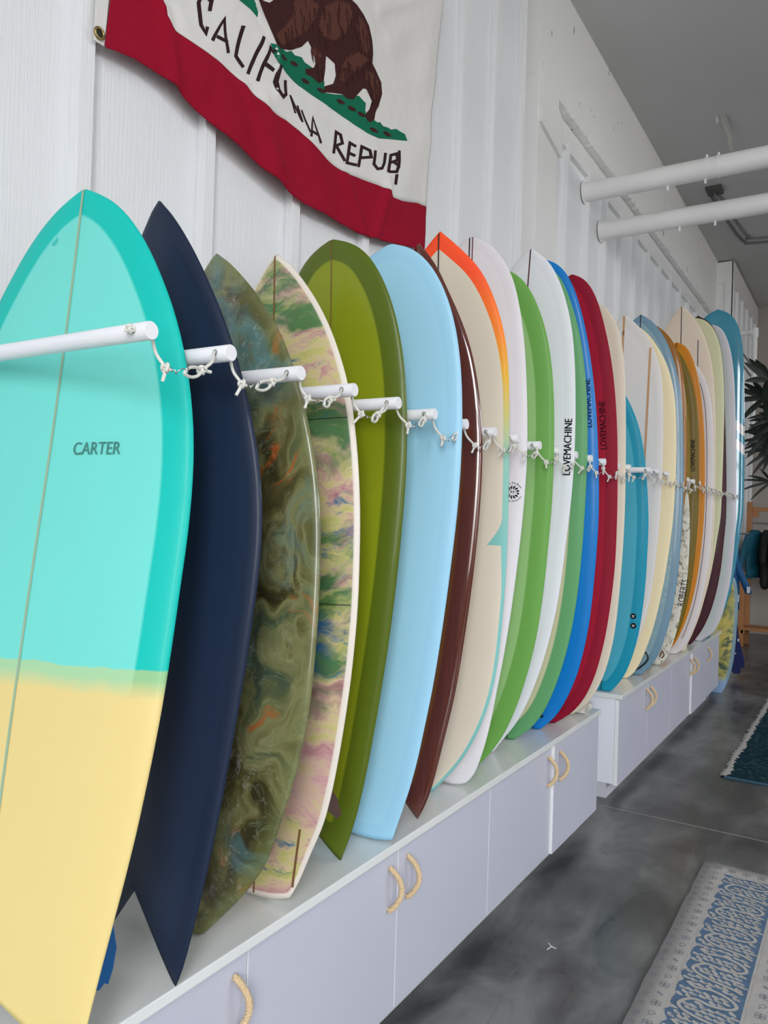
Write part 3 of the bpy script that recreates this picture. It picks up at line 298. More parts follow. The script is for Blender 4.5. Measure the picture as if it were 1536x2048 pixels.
"marble29":{"o":[0.4927,7.6875,0.004],"top":[0.04,0.0,0.9992],"ax":[0.9992,0.0,-0.04],"w":[[0.1267,0.0],[0.1312,0.0113],[0.1359,0.0228],[0.1411,0.0348],[0.1466,0.0473],[0.1522,0.0606],[0.1574,0.0747],[0.1622,0.0897],[0.1666,0.1056],[0.171,0.1222],[0.1755,0.1394],[0.1801,0.1572],[0.1846,0.1757],[0.1889,0.1949],[0.1927,0.2147],[0.196,0.2352],[0.199,0.2562],[0.2019,0.2778],[0.2046,0.2999],[0.2067,0.3225],[0.2083,0.3455],[0.2095,0.369],[0.2104,0.3929],[0.2113,0.4171],[0.2122,0.4415],[0.213,0.4663],[0.2137,0.4913],[0.2141,0.5165],[0.2142,0.5418],[0.214,0.5673],[0.2138,0.5928],[0.2136,0.6184],[0.2133,0.6441],[0.2131,0.6697],[0.2128,0.6952],[0.2126,0.7207],[0.2124,0.7461],[0.2121,0.7712],[0.2117,0.7962],[0.2109,0.821],[0.2095,0.8454],[0.2078,0.8695],[0.2056,0.8933],[0.2031,0.9167],[0.2002,0.9396],[0.1967,0.962],[0.1927,0.9839],[0.1879,1.005],[0.182,1.0253],[0.1746,1.0442],[0.1653,1.0611],[0.1536,1.0756],[0.1399,1.0877],[0.1251,1.0982],[0.1102,1.1078],[0.0957,1.117],[0.0818,1.1258],[0.0684,1.1343],[0.0556,1.1424],[0.0434,1.1501],[0.0318,1.1574],[0.0208,1.1644],[0.0102,1.1711],[0.002,1.1775]]}}
FLAG = {"stripe_top":[[1.4617,2.9416],[1.4681,2.9098],[1.4759,2.8655],[1.5067,2.8435],[1.5508,2.8409],[1.6056,2.8397],[1.6628,2.8385],[1.7329,2.8317],[1.7853,2.8251],[1.8399,2.8146],[1.9196,2.8067],[2.0028,2.8176],[2.0785,2.8156],[2.1589,2.7974],[2.2432,2.7824],[2.3465,2.7809],[2.4554,2.7969],[2.5716,2.814],[2.6419,2.817],[2.6701,2.7989],[2.753,2.8146],[2.8885,2.8585],[2.9795,2.8758]],"bottom":[[1.3086,2.8501],[1.3015,2.8094],[1.2883,2.6844],[1.3283,2.6934],[1.3813,2.7026],[1.4453,2.7038],[1.4956,2.7031],[1.5305,2.6972],[1.5668,2.6812],[1.6228,2.6632],[1.7011,2.646],[1.7945,2.6286],[1.8945,2.6099],[1.9651,2.5993],[2.0268,2.5835],[2.1167,2.5764],[2.2254,2.5818],[2.3569,2.5883],[2.4832,2.5902],[2.6182,2.6106],[2.7636,2.6375],[2.9004,2.6653],[2.962,2.6783]],"top":[[1.463,3.2665],[1.5215,3.3091],[1.5918,3.3602],[1.6661,3.4142],[1.7446,3.4713],[1.8495,3.5476],[1.9625,3.6298],[2.0847,3.7186],[2.2172,3.815],[2.3614,3.9199],[2.519,4.0345],[2.6918,4.1602],[2.8822,4.2986],[3.049,4.42]],"right":[[3.049,4.42],[3.0508,4.0403],[3.0422,3.8239],[3.0272,3.7101],[3.0048,3.5411],[2.9932,3.3791],[2.9964,3.2247],[2.9922,3.119],[2.987,2.9614],[2.9795,2.8758]],"hoist":[[1.2704,2.8631],[1.2594,2.7849],[1.2563,2.6851],[1.2882,2.6873],[1.2979,2.8073],[1.3022,2.8826]],"grommet":[1.2695,2.7084],"bear":[[1.8236,3.1582],[1.8746,3.1434],[1.9084,3.157],[1.9363,3.1871],[1.9698,3.2378],[2.0522,3.3349],[2.1831,3.3899],[2.2967,3.4239],[2.3421,3.4246],[2.3887,3.4253],[2.4371,3.4174],[2.4793,3.3959],[2.5034,3.3543],[2.5096,3.3028],[2.5035,3.263],[2.5384,3.244],[2.5741,3.2246],[2.5852,3.1834],[2.5624,3.126],[2.5388,3.0873],[2.5321,3.0566],[2.508,3.0347],[2.4833,3.03],[2.466,3.0448],[2.497,3.0818],[2.5115,3.1205],[2.4686,3.1455],[2.4446,3.1366],[2.422,3.1095],[2.385,3.0652],[2.3471,3.0516],[2.3166,3.0545],[2.2731,3.0379],[2.2168,3.015],[2.2157,3.0355],[2.2642,3.0677],[2.2769,3.1039],[2.2675,3.1418],[2.217,3.1453],[2.2152,3.0982],[2.208,3.0484],[2.181,3.031],[2.1466,3.0346],[2.1069,3.0269],[2.1061,3.0428],[2.1516,3.07],[2.1638,3.0969],[2.1419,3.1266],[2.1141,3.1445],[2.0831,3.1077],[2.0277,3.0663],[1.9794,3.0423],[1.9323,3.0273]],"bear_light":[[[2.0318,3.2351],[2.0936,3.2873],[2.1604,3.2935],[2.1497,3.2378],[2.1121,3.1841],[2.0625,3.1327],[2.014,3.0905],[1.9788,3.056],[1.9429,3.0522],[1.9306,3.061],[1.9876,3.1233],[2.0341,3.1888]],[[2.1877,3.3009],[2.2698,3.3737],[2.3435,3.3992],[2.3607,3.3653],[2.3194,3.2812],[2.2631,3.2248],[2.2069,3.2029],[2.1709,3.2249]],[[2.3911,3.3824],[2.4385,3.3912],[2.4732,3.3562],[2.4848,3.2988],[2.4454,3.2691],[2.4117,3.296],[2.3858,3.3352]],[[2.3244,3.1884],[2.4136,3.2614],[2.4784,3.2637],[2.4478,3.2254],[2.372,3.1602],[2.329,3.1039],[2.2993,3.0979],[2.3043,3.1435]],[[2.4647,3.2159],[2.5224,3.2267],[2.5577,3.2073],[2.5519,3.1581],[2.5197,3.1244],[2.5004,3.17],[2.4502,3.1816]],[[2.1288,3.1197],[2.1613,3.1452],[2.1967,3.1305],[2.1988,3.0899],[2.1789,3.0714],[2.1634,3.1049]]],"grass":[[1.9035,3.0196],[1.944,3.0297],[1.9794,3.0431],[1.9977,3.0441],[2.0278,3.0632],[2.047,3.0589],[2.0849,3.0723],[2.1024,3.0636],[2.145,3.0666],[2.1659,3.0566],[2.2148,3.0518],[2.2196,3.0147],[2.2733,3.0337],[2.3167,3.0528],[2.3774,3.0616],[2.3887,3.082],[2.4226,3.0982],[2.447,3.0946],[2.4716,3.0926],[2.4698,3.0647],[2.4912,3.0363],[2.5153,3.0536],[2.5406,3.0558],[2.5577,3.057],[2.5745,3.0664],[2.601,3.0615],[2.636,3.0732],[2.663,3.0756],[2.6987,3.0952],[2.736,3.1],[2.774,3.1069],[2.7928,3.0855],[2.7382,3.064],[2.6833,3.0433],[2.5612,2.9955],[2.4777,2.9822],[2.3976,2.9781],[2.3207,2.9785],[2.2048,2.9757],[2.0708,2.9686],[1.9829,2.9724],[1.9466,2.9771],[1.928,2.9944]],"tufts":[[[1.9592,3.0107],[1.9733,3.0196],[1.9902,3.0222],[2.0051,3.019],[1.9908,3.01],[1.9716,3.0047]],[[2.0198,3.0242],[2.0344,3.0333],[2.052,3.036],[2.0675,3.0328],[2.0526,3.0236],[2.0326,3.0181]],[[2.0848,2.9981],[2.1,3.0073],[2.1184,3.0099],[2.1346,3.0065],[2.119,2.9972],[2.0982,2.9918]],[[2.1752,3.0099],[2.1913,3.0194],[2.2108,3.0221],[2.2279,3.0187],[2.2114,3.0091],[2.1894,3.0034]],[[2.2843,3.0201],[2.3015,3.03],[2.3223,3.0329],[2.3406,3.0294],[2.323,3.0194],[2.2994,3.0135]],[[2.3515,3.0258],[2.3694,3.0359],[2.3911,3.0389],[2.4102,3.0353],[2.3918,3.0251],[2.3673,3.0191]],[[2.4135,3.0324],[2.4321,3.0428],[2.4546,3.0459],[2.4744,3.0423],[2.4553,3.0319],[2.4299,3.0256]],[[2.4994,3.0099],[2.5189,3.0204],[2.5425,3.0234],[2.5633,3.0196],[2.5433,3.009],[2.5165,3.0028]],[[2.5971,3.0382],[2.6177,3.0491],[2.6426,3.0524],[2.6646,3.0487],[2.6435,3.0376],[2.6152,3.031]]],"green_tip":[[1.7214,3.0827],[1.7426,3.068],[1.7738,3.0716],[1.8058,3.0739],[1.8478,3.0681],[1.8403,3.0862],[1.815,3.1087],[1.8031,3.1312]],"fold":[[1.7693,3.1692],[1.815,3.1087],[1.8478,3.0681],[1.8792,3.048],[1.915,3.0219],[1.9397,2.9967],[1.9473,2.9621],[1.9403,2.9123]],"letters":[[[[1.6471,2.9777],[1.6516,3.0121],[1.6291,3.0142],[1.5983,2.9961],[1.5886,2.9708],[1.5999,2.9103],[1.625,2.8885],[1.6387,2.9257]],[[1.6322,2.9706],[1.6358,2.9988],[1.6237,3.0],[1.6086,2.9912],[1.6034,2.9777],[1.614,2.921],[1.6224,2.909],[1.6244,2.9212]]],[[[1.6531,2.8889],[1.6947,2.9689],[1.7067,2.8827]],[[1.64,2.8876],[1.7008,2.9944],[1.7224,2.8919]]],[[[1.6637,2.9067],[1.7115,2.9152]],[[1.6701,2.9201],[1.7181,2.929]]],[[[1.7647,2.9984],[1.7419,2.8924],[1.7789,2.8747]],[[1.781,3.0051],[1.7591,2.9038],[1.7923,2.8881]]],[[[1.8595,3.018],[1.7991,2.8695]],[[1.8761,3.0227],[1.815,2.8732]]],[[[1.9321,3.0082],[1.8988,3.0123],[1.8449,2.8699]],[[1.9196,2.993],[1.9074,2.9946],[1.8615,2.8741]]],[[[1.8738,2.9354],[1.9266,2.9383]],[[1.8834,2.9502],[1.9365,2.9534]]],[[[1.9536,2.9769],[1.9283,2.9066],[1.9427,2.8834],[1.9848,2.8775],[2.0111,2.9052],[2.0031,2.9514]],[[1.9716,2.9823],[1.9476,2.9159],[1.9589,2.8978],[1.9847,2.8943],[1.991,2.9009],[1.984,2.9411]]],[[[2.0636,2.8697],[2.0316,2.9173]],[[2.0541,2.8635],[2.0223,2.911]]],[[[2.0273,2.9082],[2.0886,2.8533]],[[2.0361,2.915],[2.0979,2.86]]],[[[2.1031,2.8571],[2.0731,2.9018]],[[2.0934,2.8509],[2.0635,2.8956]]],[[[2.087,2.8903],[2.1314,2.8319]],[[2.0966,2.8967],[2.1413,2.8383]]],[[[2.1484,2.8237],[2.1578,2.886],[2.1951,2.8201]],[[2.1328,2.8187],[2.1553,2.9045],[2.2107,2.8295]]],[[[2.1381,2.8363],[2.1847,2.8424]],[[2.1447,2.848],[2.1915,2.8543]]],[[[2.2954,2.8275],[2.3052,2.902],[2.3168,2.9026],[2.3274,2.8824],[2.2879,2.8564],[2.3481,2.8182]],[[2.2782,2.8215],[2.2902,2.9134],[2.3321,2.9156],[2.3484,2.8848],[2.3127,2.8615],[2.3637,2.8294]]],[[[2.4239,2.9106],[2.3721,2.9071],[2.359,2.8152],[2.4276,2.8319]],[[2.4143,2.8975],[2.3877,2.8959],[2.3784,2.8308],[2.432,2.844]]],[[[2.3669,2.856],[2.4108,2.8605]],[[2.375,2.8687],[2.4192,2.8733]]],[[[2.4492,2.8374],[2.4602,2.912],[2.4958,2.9164],[2.5032,2.9026],[2.4447,2.8769]],[[2.4304,2.8311],[2.4438,2.9219],[2.5127,2.9307],[2.5278,2.9024],[2.4462,2.8668]]],[[[2.5309,2.9356],[2.5267,2.8779],[2.5605,2.8688],[2.6024,2.888],[2.6212,2.9208],[2.6305,2.9665]],[[2.5509,2.9431],[2.5469,2.8895],[2.5687,2.8838],[2.5877,2.8926],[2.6009,2.9158],[2.6097,2.9595]]],[[[2.6505,2.8947],[2.6679,2.9681],[2.6916,2.981],[2.6946,2.9666],[2.645,2.9372]],[[2.6296,2.8884],[2.6488,2.9695],[2.7106,3.0035],[2.718,2.9681],[2.6526,2.9295]]],[[[2.6731,2.9425],[2.7005,2.9403],[2.6902,2.9187],[2.6417,2.9005]],[[2.6874,2.9566],[2.7257,2.9537],[2.7062,2.9132],[2.6416,2.8891]]],[[[2.712,3.0115],[2.7003,2.9313]],[[2.7339,3.0193],[2.7221,2.9387]]],[[[2.689,2.9032],[2.6786,2.856]],[[2.7106,2.9099],[2.7001,2.8623]]]],"ridges":[[[1.4726,2.8832],[1.5228,2.7133]],[[1.5415,2.8492],[1.609,2.7628]],[[1.653,2.8404],[1.7596,2.7006]],[[1.7855,2.8215],[1.9508,2.6477]],[[1.8846,2.817],[1.964,2.622]],[[2.1597,2.7813],[2.2241,2.6065]],[[2.6405,2.8402],[2.5748,2.6061]],[[3.0422,3.8239],[2.6434,3.4108]],[[3.0422,3.8239],[2.8955,3.4134]],[[3.0403,3.8544],[2.5496,3.4997]],[[1.6816,3.0732],[1.8761,2.9936]],[[2.9536,3.1543],[2.6798,2.7881]],[[2.3628,2.7611],[2.4989,2.6044]]]}


# ------------------------------------------------------------------ setting materials
def wall_paint(name, c, grain=True, rough=.55):
    t = NT(name, rough)
    o = t.coord()
    n1 = t.noise(t.scale(o, (1, 1, 1)), 1.3, 4)
    if grain:
        g = t.noise(t.scale(o, (60, 60, 1.6)), 2.2, 5, .65)
        g2 = t.noise(t.scale(o, (14, 14, 9)), 2.0, 4, .6)
        h = t.math('ADD', t.math('MULTIPLY', g, .7), t.math('MULTIPLY', g2, .5))
        t.bump(h, .55, .006)
    else:
        h = t.noise(o, 55, 6, .6)
        t.bump(h, .35, .006)
    k = t.mix(n1, tuple(v*.965 for v in c), c)
    return t.color(k)

M_wall = wall_paint('white_painted_plywood', (236, 238, 241))
M_batten = wall_paint('white_painted_batten', (238, 239, 241))
M_stucco = wall_paint('white_rough_stucco', (236, 236, 235), False, .7)
t = NT('chipped_white_stucco', .7)
o_ = t.coord()
t.bump(t.noise(o_, 55, 6, .6), .35, .006)
ch = t.step(t.noise(t.scale(o_, (1, 1.6, .7)), 13, 2, .4), .735, .75)
M_chip = t.color(t.mix(ch, t.mix(t.noise(o_, 1.3, 4), (228, 228, 227), (236, 236, 235)), (150, 150, 148)))
M_ceil = plain('grey_ceiling_paint', (204, 205, 204), .75, .05, .7)
M_trim = plain('white_gloss_paint', (240, 240, 240), .35, .03, 3)
t = NT('polished_concrete', .22, spec=.5)
o_ = t.coord()
n1 = t.noise(o_, 1.5, 5, .55, .4)
n2 = t.noise(t.scale(o_, (1, .45, 1), (3, 1, 0), (0, 0, .5)), 5.5, 5, .6, .8)
n3 = t.noise(o_, 90, 3, .6)
f = t.math('ADD', t.math('MULTIPLY', n1, .55), t.math('MULTIPLY', n2, .45))
t.put(t.b.inputs['Roughness'], t.step(n2, .2, .95))
mr = t.b.inputs['Roughness'].links[0].from_node
mr.inputs[3].default_value, mr.inputs[4].default_value = .24, .40
M_floor = t.color(t.ramp(f, (.40, (62, 62, 60)), (.5, (90, 90, 88)), (.61, (122, 122, 119))))
M_cab = plain('cabinet_laminate', (196, 197, 210), .45, .02, 2)
M_body = plain('lightened_cabinet_carcass', (232, 234, 242), .45, .02, 2)  # carcass colour lightened so the end panel reads as daylit
M_top = plain('white_gloss_laminate', (226, 228, 226), .16, .02, 3)
M_toe = plain('toe_kick_board', (196, 197, 204), .6, .03, 3)
M_black = plain('black_rubber', (18, 18, 20), .5, .05)
M_steel = plain('bright_steel_wire', (190, 190, 195), .25, .03, metal=1)
t = NT('braided_cotton_cord', .8)
M_cord = t.color(t.mix(t.noise(t.scale(t.coord(), (1, 1, 1)), 260, 2), (190, 188, 180), (240, 238, 230)))
t.bump(t.noise(t.coord(), 500, 2), .5, .001)
t = NT('manila_rope', .8)
M_manila = t.color(t.mix(t.noise(t.coord(), 220, 3), (176, 146, 104), (236, 212, 172)))
t = NT('white_painted_dowel', .45)
t.bump(t.noise(t.scale(t.coord(), (6, 90, 90)), 3, 3), .25, .002)
M_peg = t.color(t.mix(t.noise(t.coord(), 8, 3), (226, 226, 230), (236, 236, 240)))

# ------------------------------------------------------------------ large structure
H = 4.72
Y0, Y1, X1 = -2.2, 12.4, 8.0
fl = struct('floor', boxm(-.3, X1+.2, Y0-.2, Y1+.2, -.1, 0), M_floor)
struct('ceiling', boxm(-.3, X1+.2, Y0-.2, Y1+.2, H, H+.1), M_ceil)
# wall on the left: plywood panels between battens, all lifted a little off the back sheet
wl_ = struct('wall_left', boxm(-.3, -.008, Y0-.2, Y1+.2, 0, H), M_wall)
near = [-2.1, -1.71, -1.29, -.87, -.45, -.03, .39, .81, 1.23, 1.665, 2.08, 2.52, 2.93, 3.33, 3.70, 4.06]
prev = Y0
for y in near:
    obj('batten', boxm(0, .031, y, y+.045, 0, H, bevel=.002), M_batten, wl_)
    obj('wall_panel', boxm(-.008, 0, prev+.002, y+.02, 0, H), M_wall, wl_)
    prev = y+.02
obj('wall_panel', boxm(-.008, 0, prev+.002, 4.15, 0, H), M_wall, wl_)
far = [4.81, 5.26, 5.67, 6.08, 6.53, 6.97, 7.39, 7.84, 8.29, 8.73, 9.17, 9.61]
prev = 4.48
for y in far:
    obj('batten', boxm(.0, .042, y, y+.045, 0, 3.94, bevel=.002), M_batten, wl_)
    obj('wall_panel', boxm(-.008, .004, prev+.002, y+.02, 0, 3.95), M_wall, wl_)
    prev = y+.02
obj('wall_panel', boxm(-.008, .004, prev+.002, 10.05, 0, 3.95), M_wall, wl_)
struct('trim_1', boxm(-.005, .037, 4.47, 10.05, 3.90, 4.06, bevel=.003), M_trim)

def ragged(y0, y1, x0, x1, z0, z1, n):
    """stucco band whose lower front edge is broken and lumpy"""
    bm = bmesh.new()
    rows = []
    for i in range(n+1):
        y = y0+(y1-y0)*i/n
        j = (noise.noise(Vector((y*9, 0, 0)))*.5+noise.noise(Vector((y*31, 5, 0)))*.5)
        zf = z0+.035*abs(j)+.012
        xf = x1+.004*noise.noise(Vector((y*23, 9, 3)))
        rows.append([bm.verts.new(p) for p in ((x0, y, z0), ((x0+x1)/2+.01, y, z0-.004+.012*j), (xf-.012, y, z0+.006+.02*j), (xf, y, zf+.015), (x1, y, zf+.06), (x1, y, z1), (x0, y, z1))])
    for a, b in zip(rows, rows[1:]):
        for k in range(7): bm.faces.new((a[k], a[(k+1) % 7], b[(k+1) % 7], b[k]))
    bm.faces.new(rows[0][::-1])
    bm.faces.new(rows[-1])
    bmesh.ops.recalc_face_normals(bm, faces=bm.faces)
    return bm
band = struct('wall_left_upper', ragged(4.14, 10.06, -.008, .10, 4.05, H, 420), M_chip)
# pilaster where the plywood stops, with a torn stucco plate near its head
pil = struct('trim_2', boxm(-.008, .095, 4.145, 4.48, 0, 4.07, bevel=.004), M_stucco)
bm = bmesh.new()
pl = [(4.148, 4.045), (4.20, 4.035), (4.26, 4.01), (4.33, 3.985), (4.44, 3.95), (4.50, 3.91), (4.515, 3.86), (4.50, 3.80), (4.50, 3.74), (4.485, 3.695), (4.40, 3.715), (4.30, 3.735), (4.18, 3.76), (4.155, 3.77), (4.165, 3.82), (4.150, 3.88), (4.160, 3.95)]
poly_extrude(bm, [(.094, y, z) for y, z in pl], (.022, 0, 0))
obj('stucco_plate', bm, M_stucco, pil)
# pier in the far corner, framed, then a battened side running to the back wall
pier = struct('trim_3', boxm(-.008, .265, 10.055, 12.4, 0, H-.015), M_trim)
for x0, x1, z0, z1 in ((.0, .09, 0, 4.45), (.19, .28, 0, 4.45), (.0, .28, 4.45, 4.70)):
    obj('frame_board', boxm(x0, x1, 10.04, 10.056, z0, z1, bevel=.002), M_trim, pier)
obj('frame_board', boxm(.264, .285, 10.04, 12.38, 4.42, 4.70, bevel=.002), M_trim, pier)
for y in (10.04, 10.42, 10.85, 11.3, 11.75, 12.15):
    obj('batten', boxm(.264, .29, y, y+.05, 0, 4.42, bevel=.002), M_batten, pier)
struct('wall_back', boxm(-.3, X1+.2, Y1, Y1+.2, 0, H), wall_paint('back_wall_paint', (168, 160, 152), False))
struct('wall_right', boxm(X1, X1+.2, Y0-.2, SIDE[0], 0, H), M_stucco)
for nm, a in (('wall_right_far', (X1, X1+.2, SIDE[1], Y1+.2, 0, H)), ('wall_right_low', (X1, X1+.2, SIDE[0], SIDE[1], 0, SIDE[2])), ('wall_right_high', (X1, X1+.2, SIDE[0], SIDE[1], SIDE[3], H)),
              ('wall_front_left', (-.3, FRONT[0][0], Y0-.2, Y0, 0, H)), ('wall_front_middle', (FRONT[0][1], FRONT[1][0], Y0-.2, Y0, 0, H)), ('wall_front_right', (FRONT[1][1], X1+.2, Y0-.2, Y0, 0, H)),
              ('wall_front_low_left', (FRONT[0][0], FRONT[0][1], Y0-.2, Y0, 0, FRONT[0][2])), ('wall_front_high_left', (FRONT[0][0], FRONT[0][1], Y0-.2, Y0, FRONT[0][3], H)),
              ('wall_front_low_right', (FRONT[1][0], FRONT[1][1], Y0-.2, Y0, 0, FRONT[1][2])), ('wall_front_high_right', (FRONT[1][0], FRONT[1][1], Y0-.2, Y0, FRONT[1][3], H))):
    struct(nm, boxm(*a), M_stucco)
M_frame = plain('dark_window_frame', (58, 60, 62), .4)
for k, q in enumerate(FRONT):
    bm = bmesh.new()
    for x in (q[0], q[1]-.05): box(bm, x, x+.05, Y0-.12, Y0-.05, q[2], q[3])
    for z in (q[2], 2.75, q[3]-.05): box(bm, q[0], q[1], Y0-.12, Y0-.05, z, z+.07)
    struct(f'window_{k+1}', bm, M_frame)
bm = bmesh.new()
for y in (SIDE[0], (SIDE[0]+SIDE[1])/2, SIDE[1]-.06): box(bm, X1+.05, X1+.12, y, y+.06, SIDE[2], SIDE[3])
for z in (SIDE[2], SIDE[3]-.06): box(bm, X1+.05, X1+.12, SIDE[0], SIDE[1], z, z+.06)
struct('window_3', bm, M_frame)  # frame of the clerestory added for fill light

# floor joint, hairline crack, paint fleck
M_joint = plain('pale_joint_filler', (150, 148, 140), .6)
obj('floor_joint', boxm(.3, X1, 4.187, 4.192, -.002, .0012), M_joint, fl)
bm = bmesh.new()
pc = [(.70, 2.85), (.72, 2.72), (.73, 2.62), (.76, 2.52), (.76, 2.42), (.79, 2.30), (.80, 2.18), (.83, 2.05), (.86, 1.95)]
for p, q in zip(pc, pc[1:]): tube(bm, ((p[0], p[1], .0002), (q[0], q[1], .0002)), .0011, 4)
obj('floor_crack', bm, plain('crack_dust', (118, 118, 114), .8), fl)
bm = bmesh.new()
tube(bm, catmull([(.795, 2.71, .001), (.81, 2.695, .001), (.83, 2.69, .001)]), .0016, 5)
tube(bm, ((.812, 2.695, .001), (.806, 2.665, .001)), .0014, 5)
obj('paint_fleck', bm, plain('white_paint', (235, 235, 235), .6), fl)

# ------------------------------------------------------------------ overhead pipes and ceiling fittings
def pipe(x, y, z, r, label, bracket):
    t_ = thing('overhead_pipe', label, 'pipe', (x, y, z), 'big white pipes crossing under the ceiling')
    bm = bmesh.new()
    tube(bm, [(.0+i*.4, 0, 0) for i in range(20)], r, 28)
    obj('pipe_tube', bm, M_trim, t_, True, 40)
    bm = bmesh.new()
    tube(bm, ((.0, 0, 0), (.012, 0, 0)), r+.012, 28)
    obj('wall_collar', bm, M_trim, t_, True, 40)
    if bracket:
        for xx in (.79, .86):
            bm = bmesh.new()
            tube(bm, ((xx-.006, 0, 0), (xx+.006, 0, 0)), r+.004, 28)
            tube(bm, ((xx, 0, r), (xx, 0, r+.022)), .007, 8)
            obj('pipe_clamp', bm, M_trim, t_, True, 40)
    for xx in (.55, .78): obj('hanger_tab', boxm(xx, xx+.012, -.012, .0, -r-.03, -r+.004), M_trim, t_)
pipe(.012, 5.25, 3.787, .066, 'thick white pipe leaving the wall, nearer and higher of the two', True)
pipe(.012, 5.64, 3.648, .066, 'thick white pipe leaving the wall, farther and lower of the two', False)
M_grey = plain('grey_painted_metal', (120, 121, 120), .6)
t_ = thing('ceiling_box', 'small dark metal junction box on the grey ceiling above the pipes', 'box', (.41, 7.87, H))
obj('box_body', boxm(-.07, .07, -.09, .09, -.03, 0, bevel=.004), plain('dark_metal', (78, 78, 76), .6), t_)
obj('box_stub', tube(bmesh.new(), ((.0, .02, -.04), (.0, .18, -.04)), .008, 8), M_grey, t_, True, 40)
t_ = thing('ceiling_conduit', 'pair of thin grey conduits bending along the ceiling', 'conduit', (0, 0, H))
for d in (0, .075):
    obj('conduit_tube', tube(bmesh.new(), catmull([(.35+d, 7.95, -.012), (.385+d, 8.6, -.012), (.43+d, 9.25-d, -.012), (.475+d*.9, 9.48-d*2, -.012), (.58, 9.55-d*2, -.012), (1.6, 9.75-d*2, -.012)], 6), .011, 8), M_grey, t_, True, 40)
t_ = thing('hanging_tape', 'strip of torn tape dangling from the grey ceiling', 'tape', (.69, 6.46, H))
bm = bmesh.new()
poly_extrude(bm, [(-.02, 0, 0), (.025, .0, 0), (.03, .25, -.05), (.02, .48, -.10), (-.012, .48, -.11), (-.002, .25, -.06)], (0, .002, -.002))
obj('tape_strip', bm, plain('old_tape', (196, 196, 190), .5), t_)
bm = bmesh.new()
poly_extrude(bm, [(-.03, .0, 0), (-.05, .01, 0), (-.045, .02, -.06), (-.03, .02, -.05)], (0, .002, 0))
obj('tape_scrap', bm, plain('old_tape_scrap', (200, 200, 196), .5), t_)

# ------------------------------------------------------------------ cabinets
def rope_handle(parent, y, z0, z1, s):
    """three-strand manila rope bowed out of two holes"""
    bm = bmesh.new()
    N = 44
    def axis(a):
        zz = z0+(z1-z0)*a
        return Vector((.002+.034*math.sin(math.pi*a)**.7, y+s*.014*math.sin(math.pi*a), zz))
    for k in range(3):
        pts = []
        for i in range(N+1):
            a = i/N
            c, tn = axis(a), (axis(min(1, a+.01))-axis(max(0, a-.01))).normalized()
            u = tn.cross(Vector((0, 1, 0))).normalized()
            v = tn.cross(u)
            ph = a*5.5*2*math.pi+k*2*math.pi/3
            pts.append(c+(u*math.cos(ph)+v*math.sin(ph))*.0042)
        tube(bm, pts, .0043, 6)
    return obj('handle', bm, M_manila, parent, True, 60)

def cabinet(name_label, y0, y1, joints, handles, proud, top_label, xb=.036):
    t_ = thing('low_cabinet', name_label, 'cabinet', (0, 0, 0), 'long low cabinets along the wall')
    obj('body', boxm(xb, .575, y0, y1, .085, .551, bevel=.002), M_body, t_)
    obj('toe_kick', boxm(xb, .535, y0+.01, y1-.06, 0, .085), M_toe, t_)
    js = [y0]+joints+[y1]
    for i in range(len(js)-1):
        d = .012 if i in proud else 0
        dr = obj('door', boxm(.577, .597+d, js[i]+.0025, js[i+1]-.0025, .08, .549, bevel=.0015), M_cab, t_)
        obj('lit_edge_band', boxm(.5765, .5965+d, js[i]+.0012, js[i]+.0027, .081, .548), M_trim, dr)  # white strip puts daylight on the door edge into the colour
        for yy, s, k in handles:
            if js[i] < yy < js[i+1]:
                h = rope_handle(dr, yy, .383, .505, s)
                h.location.x = .597+d
    w = obj('worktop', boxm(xb, .615, y0-.012, y1+.012, .5525, .5775, bevel=.003), M_top)
    tag(w, top_label, 'worktop', 'white cabinet tops under the boards')
cabinet('nearer long low white cabinet with rope-handled doors', -1.22, 3.893, [-.575, .03, .675, 1.32, 1.965, 2.61, 3.25], [(.62, 1, 0), (1.275, 1, 0), (1.915, 1, 0), (2.016, 1, 0), (3.205, 1, 0), (3.315, 1, 0)], {7}, 'glossy white top of the nearer cabinet')
cabinet('farther low white cabinet with rope handles and a visible end panel', 4.305, 7.62, [4.955, 5.62, 6.30, 6.94], [(4.91, 1, 0), (5.005, 1, 0), (6.255, 1, 0), (6.345, 1, 0), (6.985, 1, 0)], {3}, 'glossy white top of the farther cabinet', .10)

# ------------------------------------------------------------------ surfboards
def foil(t_, T):
    return T*(.11+.89*max(0.0, math.sin(math.pi*min(1, max(0, t_*.90+.07))))**.55)

def rocker(z, L):
    t_ = z/L
    return -.03*max(0, (t_-.6)/.4)**2-.012*max(0, (.25-t_)/.25)**2

